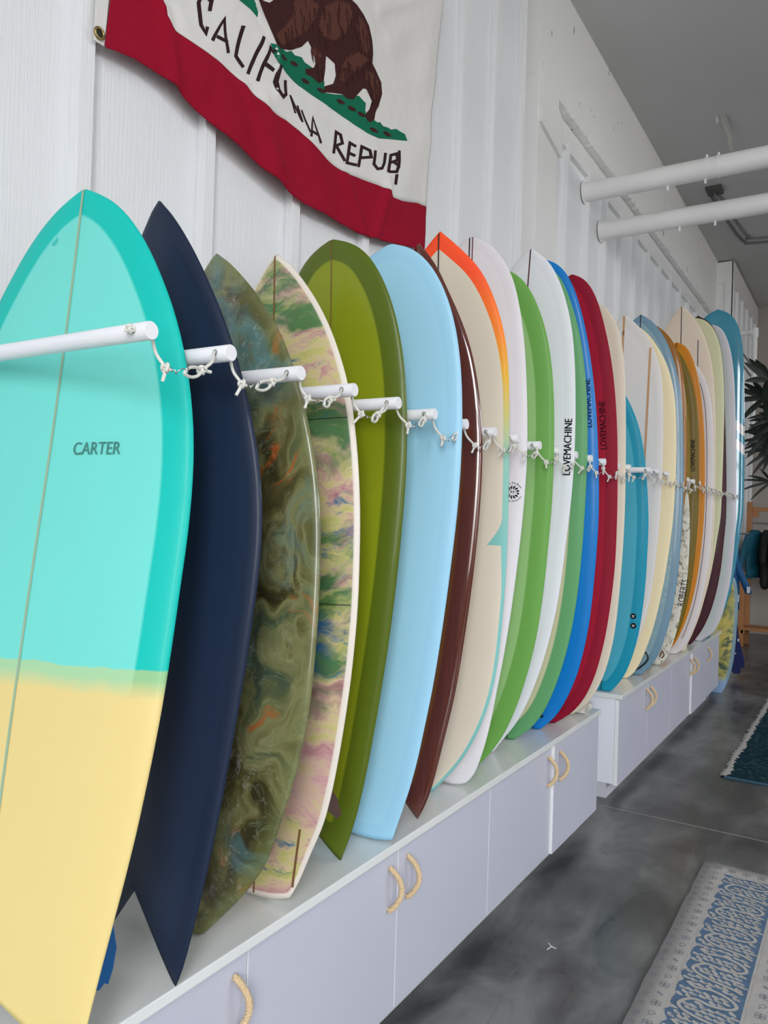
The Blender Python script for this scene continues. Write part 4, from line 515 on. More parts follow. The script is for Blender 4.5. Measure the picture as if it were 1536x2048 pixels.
class Board:
    def __init__(s, key, label, T=.058, tail='round', notch=0.0, name='surfboard', group=None):
        d = BOARDS[key]
        s.w = [tuple(p) for p in d['w']]
        s.L, s.T, s.tail, s.notch = s.w[-1][1], T, tail, notch
        O, az = Vector(d['o']), Vector(d['top']).normalized()
        ax = Vector(d['ax'])
        ax = (ax-az*ax.dot(az)).normalized()
        ay = az.cross(ax)
        s.root = thing(name, label, 'surfboard', group=group)
        s.root.matrix_world = Matrix(((ax.x, ay.x, az.x, O.x), (ax.y, ay.y, az.y, O.y), (ax.z, ay.z, az.z, O.z), (0, 0, 0, 1)))
        s.ws = np.array([p[0] for p in s.w])
        s.zs = np.array([p[1] for p in s.w])
    def half(s, z):
        return float(np.interp(z, s.zs, s.ws))
    def thick(s, u, z):
        w = s.half(z)
        h = foil(z/s.L, s.T)/2
        h = min(h, max(.004, w*.75))
        return h*max(0.0, 1-abs(min(1, abs(u)))**2.7)**.5
    def face(s, x, z, off=.0006, back=False):
        """point on the face towards the camera (or the back face)"""
        w = max(s.half(z), .003)
        h = s.thick(x/w, z)
        return Vector((x, (h+off if back else -h-off)+rocker(z, s.L), z))
    def shift(s, u, z):
        f_ = max(0.0, 1-z/.30)**2
        if s.tail == 'swallow': return s.notch*(1-abs(u))**.9*f_
        if s.tail == 'squash': return s.notch*(u*u)*f_
        return 0.0
    def build(s, mat):
        K = 26
        ph = [-math.pi/2+math.pi*k/K for k in range(K+1)]
        us = [math.sin(a) for a in ph]
        V, F = [], []
        n = len(s.w)
        idx = {}
        for j, (w, z) in enumerate(s.w):
            for side in (0, 1):
                for k, u in enumerate(us):
                    if side and k in (0, K):
                        idx[j, 1, k] = idx[j, 0, k]
                        continue
                    h = s.thick(u, z)
                    zz = z+s.shift(u, z)
                    idx[j, side, k] = len(V)
                    V.append((u*w, (h if side else -h)+rocker(z, s.L), zz))
        for j in range(n-1):
            for k in range(K):
                a, b, c, d = idx[j, 0, k], idx[j, 0, k+1], idx[j+1, 0, k+1], idx[j+1, 0, k]
                F.append((a, b, c, d))
                a, b, c, d = idx[j, 1, k], idx[j, 1, k+1], idx[j+1, 1, k+1], idx[j+1, 1, k]
                F.append((d, c, b, a))
        nb = len(F)
        for j in (0, n-1):
            for k in range(K):
                q = [idx[j, 0, k], idx[j, 1, k], idx[j, 1, k+1], idx[j, 0, k+1]]
                q = [v for i, v in enumerate(q) if v not in q[:i]]
                if len(q) > 2: F.append(tuple(q if j == 0 else q[::-1]))
        o = obj('board_body', (V, [], F), mat, s.root, True)
        me = o.data
        for p in me.polygons[nb:]: p.use_smooth = False
        # distance to the outline, for the laps and rail bands
        ol = [(w, z) for w, z in s.w]
        ol = ol+[(-w, z) for w, z in ol[::-1]]
        ol = ol+[(us[k]*s.w[0][0], s.w[0][1]+s.shift(us[k], 0)) for k in range(0, K+1)]
        A = np.array(ol)
        B = np.roll(A, -1, axis=0)
        P = np.array([(v[0], v[2]) for v in V])
        D = B-A
        dd = (D*D).sum(1)+1e-12
        tt = np.clip(((P[:, None, :]-A[None])*D[None]).sum(2)/dd[None], 0, 1)
        q = A[None]+tt[..., None]*D[None]
        dist = np.sqrt(((P[:, None, :]-q)**2).sum(2)).min(1)
        at = me.attributes.new('edge', 'FLOAT', 'POINT')
        at.data.foreach_set('value', dist.astype(np.float32))
        s.body = o
        return s
    def strip(s, x, wd, mat, z0=None, z1=None, name='stringer', slope=0.0, label=None):
        z0 = .004 if z0 is None else z0
        z1 = s.L-.004 if z1 is None else z1
        V, F = [], []
        zz_ = sorted({z0, z1} | {float(q) for q in s.zs if z0 < q < z1})
        for i, z in enumerate(zz_):
            xx = x+slope*(z-z0)
            sh = s.shift(xx/max(s.half(z), .01), z)
            hw = s.half(z)
            for dx in (-wd/2, wd/2):
                xq = max(-hw*.985, min(hw*.985, xx+dx))
                p = s.face(xq, z, .0011)
                V.append((p.x, p.y, p.z+sh))
            if i: F.append((2*i-2, 2*i-1, 2*i+1, 2*i))
        # a thin inlaid strip with real thickness
        m_ = len(V)
        V += [(v[0], v[1]+.0012, v[2]) for v in V]
        F += [tuple(m_+q for q in f_[::-1]) for f_ in F]
        o = obj(name, (V, [], F), mat, s.root, True)
        if label: o['label'] = label
        return o
    def rail_line(s, edge, wd, mat, z0, z1, name='pinline', side=1):
        V, F = [], []
        n = 60
        for i in range(n+1):
            z = z0+(z1-z0)*i/n
            for e_ in (edge+wd, edge):
                p = s.face(side*max(.002, s.half(z)-e_), z)
                V.append(tuple(p))
            if i: F.append((2*i-2, 2*i-1, 2*i+1, 2*i))
        return obj(name, (V, [], F), mat, s.root, True)
    def flat(s, pts2, mat, name, off=.0008, tris=None):
        """a flat printed mark laid on the face: pts2 closed outline in local (x, z)"""
        tri = tris or tessellate_polygon([[Vector((a, b, 0)) for a, b in pts2]])
        V = [tuple(s.face(a, b, off)) for a, b in pts2]
        F = []
        for f_ in tri:
            a, b, c = (Vector((pts2[i][0], pts2[i][1])) for i in f_)
            ar = (b.x-a.x)*(c.y-a.y)-(c.x-a.x)*(b.y-a.y)
            F.append(tuple(f_ if ar > 0 else f_[::-1]))
        return obj(name, (V, [], F), mat, s.root)
    def text(s, body, p0, p1, height, mat, name='lettering', bold=.0, narrow=None):
        """text running from local point p0 to p1 on the face"""
        M = text_mesh(body, bold)
        V0 = np.array([v.co[:] for v in M.vertices])
        mn, mx = V0.min(0)[:2], V0.max(0)[:2]
        a, b = Vector(p0), Vector(p1)
        dr = (b-a)
        Ln = dr.length
        dr.normalize()
        nr = Vector((-dr.y, dr.x))
        V = []
        for v in V0:
            l_ = (v[:2]-mn)/(mx-mn)
            q = a+dr*(l_[0]*Ln)+nr*((l_[1]-.5)*height)
            V.append(tuple(s.face(q.x, q.y, .0014+.0004*v[2])))
        F = [tuple(p.vertices) for p in M.polygons]
        bpy.data.meshes.remove(M)
        return obj(name, (V, [], F), mat, s.root)

def text_mesh(body, bold=0.0):
    c = bpy.data.curves.new('txt', 'FONT')
    c.body = body
    c.resolution_u = 3
    o = bpy.data.objects.new('txt', c)
    COL.objects.link(o)
    dg = bpy.context.evaluated_depsgraph_get()
    me = bpy.data.meshes.new_from_object(o.evaluated_get(dg))
    bm = bmesh.new()
    bm.from_mesh(me)
    bmesh.ops.triangulate(bm, faces=bm.faces, ngon_method='EAR_CLIP')
    for _ in range(12):
        # split one long edge pair at a time so that triangles stay triangles
        es = sorted((q for q in bm.edges if q.calc_length() > .22), key=lambda q: -q.calc_length())
        if not es: break
        used, pick = set(), []
        for q in es:
            fs = {f.index for f in q.link_faces}
            if not (fs & used):
                used |= fs
                pick.append(q)
        bmesh.ops.subdivide_edges(bm, edges=pick, cuts=1)
        bmesh.ops.triangulate(bm, faces=[f for f in bm.faces if len(f.verts) > 3], ngon_method='EAR_CLIP')
        bm.faces.index_update()
    if bold:
        # heavier strokes: a second copy a little to the side, one film thickness higher
        d = bmesh.ops.duplicate(bm, geom=bm.verts[:]+bm.edges[:]+bm.faces[:])
        for v in d['geom']:
            if isinstance(v, bmesh.types.BMVert): v.co += Vector((bold, 0, 1))
    bm.to_mesh(me)
    bm.free()
    bpy.data.objects.remove(o)
    bpy.data.curves.remove(c)
    return me

def board_mat(name, deck, rail=None, rw=.05, rough=.5, coat=.06, soft=.003, rail_top=None):
    t = NT(name, rough, coat, spec=.3)
    n = t.noise(t.coord(), 3.0, 4)
    dk = t.mix(n, tuple(v*.965 for v in deck), deck)
    if rail:
        ed = t.attr('edge')
        f_ = t.step(ed, rw-soft, rw+soft)
        dk = t.mix(f_, t.mix(n, tuple(v*.96 for v in rail), rail), dk)
    t.color(dk)
    t.dk = dk
    return t

S_tan = plain('pale_wood_stringer', (150, 180, 150), .5)
S_black = plain('black_stringer', (30, 26, 26), .5)
S_brown = plain('brown_wood_stringer', (120, 84, 48), .5)
S_redbrown = plain('redwood_stringer', (86, 28, 34), .5)
S_cedar = plain('cedar_stringer', (196, 150, 106), .5)
S_navy = plain('navy_pinline_ink', (34, 38, 84), .5)
I_black = plain('black_print_ink', (20, 20, 24),.75, spec=.12)
I_teal = plain('dark_teal_print_ink', (62, 128, 122), .5)

# 1 turquoise board with a yellow dipped tail
t = board_mat('turquoise_resin', (114, 216, 205), (0, 190, 178), .053)
z_ = t.xyz()[2]
x_ = t.xyz()[0]
n = t.noise(t.scale(t.coord(), (1, 1, 1)), 9, 4)
zz = t.math('ADD', t.math('ADD', z_, t.math('MULTIPLY', t.math('SUBTRACT', n, .5), .03)), t.math('MULTIPLY', x_, -.006))
green = t.mix(.45, t.dk, (206, 196, 60))
c = t.mix(t.step(zz, .6385, .6415), t.mix(t.step(zz, .592, .624), (224, 202, 134), green), t.dk)
t.color(c)
b1 = Board('carter', 'turquoise surfboard with yellow dipped tail, nearest of the row', .062, 'swallow', .10).build(t.m)
b1.strip(0, .0055, S_tan)
b1.text('CARTER', (.0544, 1.0288), (.1592, 1.0299), .024, I_teal, bold=.04)
b1.flat([(-.064, 1.442), (-.057, 1.440), (-.049, 1.448), (-.050, 1.459), (-.057, 1.452), (-.063, 1.448)], plain('teal_stain', (60, 196, 186), .5), 'ding_mark')
bpy.context.view_layer.update()
iv = b1.root.matrix_world.inverted()
bm = bmesh.new()
poly_extrude(bm, [Vector((q.x, max(q.y, .018), q.z)) for q in (iv @ Vector((.60, y, z)) for y, z in ((.845, .96), (.875, .90), (.915, .83), (.940, .775), (.952, .715), (.946, .68), (.936, .656), (.928, .662), (.918, .655), (.88, .665), (.835, .672)))], iv.to_3x3() @ Vector((.007, 0, 0)))
obj('fin', bm, plain('blue_fin', (0, 92, 158), .4), b1.root)['label'] = 'blue keel fin'

# 2 navy fish
t = board_mat('navy_sanded_resin', (25, 40, 66), (22, 36, 60), .03, .5, .1)
b = Board('navy', 'dark navy pointed-nose fish surfboard with split tail', .058, 'swallow', .17).build(t.m)

# 3 marbled olive board
t = NT('olive_marbled_resin', .3, .45)
o = t.coord()
wv = t.noise(t.scale(o, (1.3, 1, 1)), 3.0, 3, .5, 0, True)
q = t.n.new('ShaderNodeMix')
q.data_type = 'VECTOR'
q.inputs[0].default_value = .32
t.l.new(o, q.inputs[4])
t.l.new(wv, q.inputs[5])
v = q.outputs[1]
a = t.noise(t.scale(v, (2.2, 1, 1.7)), 3.2, 5, .55, 1.6)
c = t.ramp(a, (.25, (34, 40, 24)), (.38, (58, 54, 30)), (.46, (92, 88, 50)), (.53, (126, 126, 84)), (.60, (92, 98, 62)), (.68, (60, 76, 62)), (.78, (98, 58, 30)))
bb = t.noise(t.scale(v, (3, 1, 2.2), (4, 2, 1)), 3.0, 4, .6, 2.2)
c = t.mix(t.math('MULTIPLY', t.step(bb, .60, .68), .8), c, (168, 88, 36))
cc = t.noise(t.scale(v, (2.4, 1, 1.8), (1, 7, 3)), 2.6, 4, .6, 1.0)
c = t.mix(t.math('MULTIPLY', t.step(cc, .58, .70), .75), c, (92, 136, 138))
vn = t.noise(t.scale(v, (2.6, 1, 2.6), (2, 5, 6)), 3.4, 5, .6, 2.6)
vein = t.step(t.math('ABSOLUTE', t.math('SUBTRACT', vn, .5)), .012, .001)
c = t.mix(t.math('MULTIPLY', vein, .28), c, (160, 170, 136))
fz = t.noise(t.scale(o, (1, 1, .8)), 34, 5, .7, 1.5)
xs = t.math('ABSOLUTE', t.math('SUBTRACT', t.xyz()[0], .10))
glit = t.math('MULTIPLY', t.step(fz, .56, .66), t.step(xs, .075, .01))
c = t.mix(t.math('MULTIPLY', glit, .45), c, (190, 190, 186))  # silvery scuffs with their specular glint painted in
c = t.mix(t.step(t.attr('edge'), .012, .045), t.mix(.55, c, (104, 110, 62)), c)
t.color(c)
b = Board('olive3', 'swirled olive, brown and teal resin surfboard with silvery scuffs', .058).build(t.m)

# 4 tie-dye board
t = NT('tie_dye_cloth_inlay', .45, .15)
o = t.coord()
z_ = t.xyz()[2]
x_ = t.xyz()[0]
wv = t.noise(o, 4.0, 4, .6, 0, True)
q = t.n.new('ShaderNodeMix')
q.data_type = 'VECTOR'
q.inputs[0].default_value = .16
t.l.new(o, q.inputs[4])
t.l.new(wv, q.inputs[5])
v = q.outputs[1]
a = t.noise(t.scale(v, (2.2, 1, 6.0)), 3.2, 6, .68, .4)
c = t.ramp(a, (.30, (168, 108, 116)), (.42, (196, 152, 146)), (.50, (208, 188, 148)), (.57, (200, 192, 124)), (.70, (172, 170, 88)))
g = t.noise(t.scale(v, (2.0, 1, 5.0), (3, 1, 8)), 2.8, 6, .66, .4)
def zone(z0, z1, s_=.07):
    return t.math('MULTIPLY', t.step(z_, z0-s_, z0+s_), t.step(z_, z1+s_, z1-s_))
gz = t.math('MAXIMUM', t.math('MAXIMUM', zone(1.36, 1.60), zone(1.00, 1.22)), zone(.48, .86))
gm = t.math('MULTIPLY', t.step(t.math('ADD', g, t.math('MULTIPLY', gz, .16)), .56, .72), .9)
c = t.mix(gm, c, (44, 112, 60))
bl = t.noise(t.scale(v, (3.2, 1, 8), (9, 1, 2)), 3.6, 5, .66, .4)
bz = t.math('MAXIMUM', t.math('MAXIMUM', zone(.54, .72, .05), zone(.80, .95)), t.math('MULTIPLY', zone(.10, .15, .03), 1.2))
bmk = t.step(t.math('ADD', bl, t.math('MULTIPLY', bz, .10)), .61, .72)
c = t.mix(t.math('MULTIPLY', bmk, .9), c, (22, 104, 146))
pk = t.math('MULTIPLY', zone(.20, .36, .05), t.step(g, .7, .4))
c = t.mix(t.math('MULTIPLY', pk, .7), c, (204, 158, 164))
# burst of blue dye radiating from the middle of the board
ang = t.math('ARCTAN2', t.math('SUBTRACT', z_, .609), t.math('SUBTRACT', x_, .12))
rad = t.math('SQRT', t.math('ADD', t.math('POWER', t.math('SUBTRACT', z_, .609), 2.0), t.math('POWER', t.math('SUBTRACT', x_, .12), 2.0)))
ray = t.noise(t.scale(o, (1, 1, 1)), 22, 3)
pet = t.math('MULTIPLY', t.math('ADD', t.math('SINE', t.math('ADD', t.math('MULTIPLY', ang, 7.0), t.math('MULTIPLY', ray, 5.0))), 1.3), .5)
c = t.mix(t.math('MULTIPLY', t.step(rad, .105, .03), pet), c, (16, 92, 150))
c = t.mix(t.step(t.attr('edge'), .010, .013), (226, 216, 204), c)
t.color(c)
b4 = Board('tiedye', 'tie-dye cloth surfboard in pink, yellow, green and blue with white rail', .056, 'squash', .012).build(t.m)
b4.strip(0, .005, S_brown)
SEAM = plain('dark_cloth_seam', (40, 52, 36), .6)
for z in (1.150, .7047):
    V, F = [], []
    hw = b4.half(z)-.012
    for i in range(31):
        xx = -hw+2*hw*i/30
        for dz in (-.0012, .0012): V.append(tuple(b4.face(xx, z+dz, .0005)))
        if i: F.append((2*i-2, 2*i, 2*i+1, 2*i-1))
    obj('cloth_seam', (V, [], F), SEAM, b4.root)
b4.strip(.1094, .006, S_brown, .03, .175, 'fin_box', .13)
bm = bmesh.new()
poly_extrude(bm, [(.178, .012, .285), (.184, .040, .245), (.187, .056, .205), (.182, .048, .195), (.176, .012, .225)], (.006, 0, 0))
obj('fin', bm, plain('brown_wood_fin', (74, 52, 44), .4), b4.root)['label'] = 'dark brown side fin'

# 5 olive green
t = board_mat('olive_green_resin', (134, 146, 20), (84, 102, 12), .055, .4, .2)
b = Board('green5', 'olive green surfboard with darker green rail band, rounded nose', .06, 'swallow', .055).build(t.m)
b.strip(0, .0035, S_brown, .9)
# 6 pale blue
t = board_mat('pale_blue_resin', (164, 216, 242), (160, 212, 240), .04, .42, .1)
b = Board('blue6', 'plain pale sky-blue surfboard with round nose and square tail', .06, 'squash', .012).build(t.m)
# 7 dark brown gloss with wood grain
t = NT('mahogany_gloss_resin', .1, 1.0)
gr = t.noise(t.scale(t.coord(), (60, 20, 1.4)), 2.0, 4)
gr2 = t.noise(t.scale(t.coord(), (4, 2, 1)), 2.5, 3)
c = t.mix(gr, (62, 22, 14), (104, 44, 26))
c = t.mix(t.math('MULTIPLY', t.step(t.attr('edge'), .05, .06), .85), c, t.mix(gr2, (96, 52, 14), (136, 82, 22)))  # amber inside the rail paints in a reflection
t.color(c)
b = Board('brown7', 'glossy dark mahogany-brown surfboard with split tail', .056, 'swallow', .06).build(t.m)
# 8 cream with an orange-to-teal fading rail
t = board_mat('cream_resin', (226, 215, 196))
z_ = t.xyz()[2]
x_ = t.xyz()[0]
railc = t.ramp(t.math('DIVIDE', z_, 2.0), (.40, (128, 196, 190)), (.56, (140, 196, 180)), (.63, (196, 190, 110)), (.69, (228, 178, 40)), (.76, (248, 136, 32)), (.86, (255, 84, 40)))
d_ = t.math('SUBTRACT', z_, .848)
tri = t.math('MULTIPLY', t.math('POWER', t.step(d_, .085, 0.0), 1.6), t.math('GREATER_THAN', d_, 0.0))
wid = t.math('ADD', t.math('ADD', .016, t.math('MULTIPLY', t.step(z_, 1.35, 1.85), .032)), t.math('MULTIPLY', t.math('MULTIPLY', tri, .046), t.math('GREATER_THAN', x_, 0.0)))
low = t.math('MULTIPLY', t.step(z_, .84, .70), .008)
f_ = t.math('LESS_THAN', t.attr('edge'), t.math('SUBTRACT', wid, low))
t.color(t.mix(f_, t.dk, railc))
b = Board('orange8', 'cream surfboard with rail fading from orange through yellow to teal', .06).build(t.m)
b.strip(0, .005, S_black, 1.0)
# 9 white with a double stringer and a sun mark
t = board_mat('white_resin_warm', (228, 225, 230), (224, 221, 226), .04)
b9 = Board('white9', 'white surfboard with dark double stringer and black sun mark', .06, 'squash', .012).build(t.m)
b9.strip(-.005, .005, S_black, .9)
b9.strip(.007, .004, S_redbrown, .9)
cx, cz, rr = .194, 1.0203, .0245
cx -= .006
def disc(c, r, n=28, sx=1.0): return [(c[0]+sx*r*math.cos(2*math.pi*k/n), c[1]+r*math.sin(2*math.pi*k/n)) for k in range(n)]
white_ink = plain('white_print_ink', (224, 222, 228), .5)
star = []
for k in range(26):
    a = 2*math.pi*k/26
    r_ = rr*(.98 if k % 2 else .74)
    star.append((cx+r_*math.cos(a), cz+r_*math.sin(a)))
b9.flat(star, I_black, 'sun_rays', .0008)
for k in range(12):
    a = 2*math.pi*k/12
    A = (cx+rr*.52*math.cos(a-.16), cz+rr*.52*math.sin(a-.16))
    B_ = (cx+rr*.52*math.cos(a+.16), cz+rr*.52*math.sin(a+.16))
    C_ = (cx+rr*.90*math.cos(a+.05), cz+rr*.90*math.sin(a+.05))
    b9.flat([A, C_, B_], white_ink, 'ray_gap', .0012)
b9.flat(disc((cx, cz), rr*.46), white_ink, 'sun_face', .0013)
for dx, dz, r_ in ((-.16, .1, .09), (.16, .1, .09), (-.2, -.08, .05), (.2, -.08, .05), (0, -.16, .05)):
    b9.flat(disc((cx+dx*rr, cz+dz*rr), r_*rr, 10, 1.4), I_black, 'sun_feature', .0017)
def arc_text(bd, word, c, r, a0, a1, h, mat):
    M = text_mesh(word, 0)
    P = np.array([v.co[:2] for v in M.vertices])
    mn, mx = P.min(0), P.max(0)
    V = []
    for p in P:
        l_ = (p-mn)/(mx-mn)
        a = a0+(a1-a0)*l_[0]
        q = r+(l_[1]-.5)*h*(1 if a1 < a0 else -1)
        V.append(tuple(bd.face(c[0]+q*math.cos(a), c[1]+q*math.sin(a), .0009)))
    F = [tuple(p.vertices) for p in M.polygons]
    bpy.data.meshes.remove(M)
    obj('lettering', (V, [], F), mat, bd.root)
arc_text(b9, 'Joshua McRae', (cx, cz), rr*1.24, R(172), R(28), .0085, I_black)
arc_text(b9, 'Surfing Boards', (cx, cz), rr*1.26, R(192), R(334), .0085, I_black)
# 10 green
t = board_mat('leaf_green_resin', (148, 192, 122), (106, 164, 74), .062)
b = Board('green10', 'leaf green surfboard with darker rail band between two white boards', .06).build(t.m)
# 11 white with lettering
t = board_mat('cool_white_resin', (230, 232, 238), (226, 228, 234), .04)
b = Board('white11', 'white surfboard with red-brown stringer and black vertical lettering', .06).build(t.m)
b.strip(0, .0055, S_redbrown, .9)
LM = 'LOVEMACHINE'
b.text(LM, (.2165, 1.1199), (.2055, 1.3364), .027, I_black, bold=.055)
# 12 green with cream deck
t = board_mat('sage_green_resin', (206, 204, 164), (98, 162, 106), .055)
b = Board('green12', 'green-railed surfboard with cream deck beside the blue board', .06).build(t.m)
b.text(LM, (.186, 1.1142), (.180, 1.3011), .024, I_black, bold=.055)
b.strip(0, .004, S_black, 0.004, .3)
# 13 blue
t = board_mat('bright_blue_resin', (0, 128, 212), (0, 124, 206), .04, .4, .15)
I_dblue = plain('navy_print_ink', (16, 44, 84),.75, spec=.12)
b = Board('blue13', 'bright blue surfboard with dark vertical lettering', .06).build(t.m)
b.text(LM, (.207, 1.3386), (.190, 1.5449), .024, I_dblue, bold=.055)
b.strip(0, .004, S_black, .004, .25)
b.flat(disc((.0359, .0645), .009), I_black, 'leash_plug')
# 14 red
t = board_mat('crimson_resin', (172, 20, 48), (146, 12, 42), .05, .55, .0)
t.b.inputs['Specular IOR Level'].default_value = .18
I_dred = plain('dark_maroon_ink', (58, 12, 26),.75, spec=.12)
b = Board('red14', 'crimson red surfboard with dark vertical lettering', .06).build(t.m)
b.text(LM, (.187, 1.262), (.166, 1.4805), .027, I_dred, bold=.055)
b.strip(0, .004, S_redbrown, 1.6)
# 15 cream at the end of the first cabinet
t = board_mat('bone_resin', (226, 218, 202), (222, 212, 192), .045)
b = Board('cream15', 'plain bone-coloured surfboard, last on the nearer cabinet', .06).build(t.m)
# 16 small teal
t = board_mat('teal_resin', (74, 172, 196), (0, 146, 176), .055)
b = Board('teal', 'short teal surfboard with two round black plugs', .058).build(t.m)
b.strip(0, .0045, S_black, .004, .16)
for p in ((.1471, .4328), (.1504, .3807)):
    b.flat(disc(p, .0155, 24), I_black, 'fin_plug', .0012)
    b.flat([(p[0]-.007, p[1]+.001), (p[0]+.007, p[1]+.001), (p[0]+.007, p[1]+.005), (p[0]-.007, p[1]+.005)], white_ink, 'plug_slot', .002)
    b.flat([(p[0]-.006, p[1]-.006), (p[0]+.005, p[1]-.006), (p[0]+.005, p[1]-.003), (p[0]-.006, p[1]-.003)], white_ink, 'plug_slot', .002)
bm = bmesh.new()
tube(bm, catmull([b.face(.008, .13, .002), b.face(.010, .15, .012), b.face(.014, .115, .016), b.face(.012, .10, .004)]), .004, 6)
obj('leash_loop', bm, M_black, b.root, True)
# 17 white longboard, three cedar stringers
t = board_mat('warm_white_resin', (226, 222, 220), (222, 217, 214), .05)
b = Board('white16', 'wide white longboard with three tan wood stringers behind teal board', .062).build(t.m)
for x in (0, .153, -.153): b.strip(x, .012, S_cedar, .3, 2.05 if x == 0 else 1.93)
b.strip(0, .012, S_cedar, 2.0, b.L-.004)
# 18 cream
t = board_mat('butter_resin', (242, 228, 188), (240, 226, 186), .04)
b = Board('cream17', 'plain butter-cream longboard in front of the grey-blue board', .062).build(t.m)
# 19 grey blue
t = NT('grey_blue_worn_resin', .35, .3)
nn = t.noise(t.coord(), 26, 5, .7)
dk = t.mix(t.step(nn, .54, .66), (134, 166, 178), (160, 186, 192))
t.color(t.mix(t.step(t.attr('edge'), .040, .046), (108, 144, 166), dk))
b = Board('grey18', 'grey-blue longboard with worn deck and black leash loop at the tail', .062).build(t.m)
b.strip(0, .006, S_black)
bm = bmesh.new()
tube(bm, catmull([b.face(.02, .03, .002), b.face(.06, .06, .03), b.face(.10, .11, .04), b.face(.085, .15, .04), b.face(.05, .12, .03), b.face(-.05, .02, .01)]), .005, 6)
obj('leash_loop', bm, M_black, b.root, True)
# 20 amber
t = board_mat('amber_resin', (176, 116, 26), (158, 100, 18), .04, .3, .4)
b = Board('amber19', 'dark amber surfboard squeezed between grey-blue and olive boards', .058).build(t.m)
# 21 speckled old board
t = NT('stained_white_board', .55)
nn = t.noise(t.scale(t.coord(), (1.5, 1, 1)), 22, 6, .72, .6)
t.color(t.mix(t.math('MULTIPLY', t.step(nn, .50, .62), .9), (220, 218, 204), (92, 82, 66)))
b = Board('speckle20', 'short stained white surfboard with dark speckles and thin black lettering', .056, 'squash', .02).build(t.m)
b.text('ROBERTS', (.156, .4009), (.190, .5725), .040, I_black)
bm = bmesh.new()
tube(bm, catmull([b.face(.03, .05, .002), b.face(.05, .075, .03), b.face(.04, .10, .035), b.face(.02, .06, .02)]), .004, 6)
obj('leash_loop', bm, plain('brown_leash_cord', (110, 70, 50), .6), b.root, True)
# 22 olive with lettering
t = board_mat('moss_brown_resin', (150, 126, 42), (116, 96, 14), .055)
b = Board('olive21', 'olive-brown surfboard with black vertical lettering beside the orange board', .058).build(t.m)
b.text(LM, (.1745, 1.2999), (.163, 1.5108), .026, I_black, bold=.055)
# 23 orange
t = board_mat('orange_resin', (214, 138, 8), (206, 128, 4), .04)
b = Board('orange22', 'orange surfboard with short dark stringer at rounded nose', .058).build(t.m)
b.strip(0, .005, S_black)
# 24 white with pinline
t = board_mat('pinkish_white_resin', (224, 216, 214), (226, 222, 224), .03)
b = Board('pin23', 'white surfboard with thin navy pinline beside the orange board', .058).build(t.m)
b.rail_line(.040, .004, S_navy, .12, 1.95)
# 25 cream longboard, three stringers
t = board_mat('ivory_resin', (230, 214, 196), (228, 212, 192), .04)
b = Board('cream24', 'tall pointed ivory longboard with dark centre and blue side stringers', .064).build(t.m)
b.strip(0, .006, S_black)
for x in (.12, -.12): b.strip(x, .006, S_navy, .25, 2.30)
# 26 pale yellow
t = board_mat('pale_lime_resin', (220, 220, 182), (216, 216, 178), .04)
b = Board('yellow25', 'pale yellow-green longboard in front of the maroon board', .062).build(t.m)
# 27 maroon
t = board_mat('maroon_resin', (70, 20, 34), (66, 18, 32), .04)
b = Board('maroon26', 'dark maroon longboard half hidden behind the pale yellow-green board', .062).build(t.m)
# 28 pale grey green
t = board_mat('pale_grey_resin', (206, 214, 212), (214, 212, 218), .04)  # lavender-white rail colour stands in for the lit strip
b = Board('grey27', 'pale grey-green longboard in front of the glossy turquoise longboard', .062).build(t.m)
# 29 turquoise gloss
t = board_mat('turquoise_gloss_resin', (64, 148, 174), (60, 144, 170), .04, .06, 1.0)
z_, x_ = t.xyz()[2], t.xyz()[0]
zz = t.math('ADD', z_, t.math('MULTIPLY', t.math('SUBTRACT', x_, .19), .85))
s1 = t.math('MULTIPLY', t.math('GREATER_THAN', zz, 1.735), t.math('LESS_THAN', zz, 1.815))
s2 = t.math('MULTIPLY', t.math('GREATER_THAN', zz, 1.585), t.math('LESS_THAN', zz, 1.665))
t.color(t.mix(t.math('MAXIMUM', s1, s2), t.dk, (216, 210, 212)))
b = Board('turq28', 'glossy turquoise longboard with two white stripes, tallest at the far end', .064).build(t.m)
# 30 marbled board on the floor
t = NT('yellow_green_marbled_resin', .35, .3)
a = t.noise(t.scale(t.coord(), (1.2, 1, 1)), 5.5, 5, .65, .8)
g = t.noise(t.scale(t.coord(), (1, 1, 1), (5, 2, 9)), 4.5, 6, .7, 1.0)
c = t.ramp(a, (.35, (120, 128, 96)), (.48, (176, 168, 88)), (.62, (214, 194, 92)))
c = t.mix(t.step(g, .52, .62), c, (36, 74, 56))
z_ = t.xyz()[2]
t.color(t.mix(t.step(z_, .10, .16), (130, 160, 196), t.mix(t.step(t.attr('edge'), .02, .035), (120, 150, 160), c)))
b = Board('marble29', 'short yellow and green marbled surfboard standing on the floor past the cabinets', .05, 'squash', .0).build(t.m)

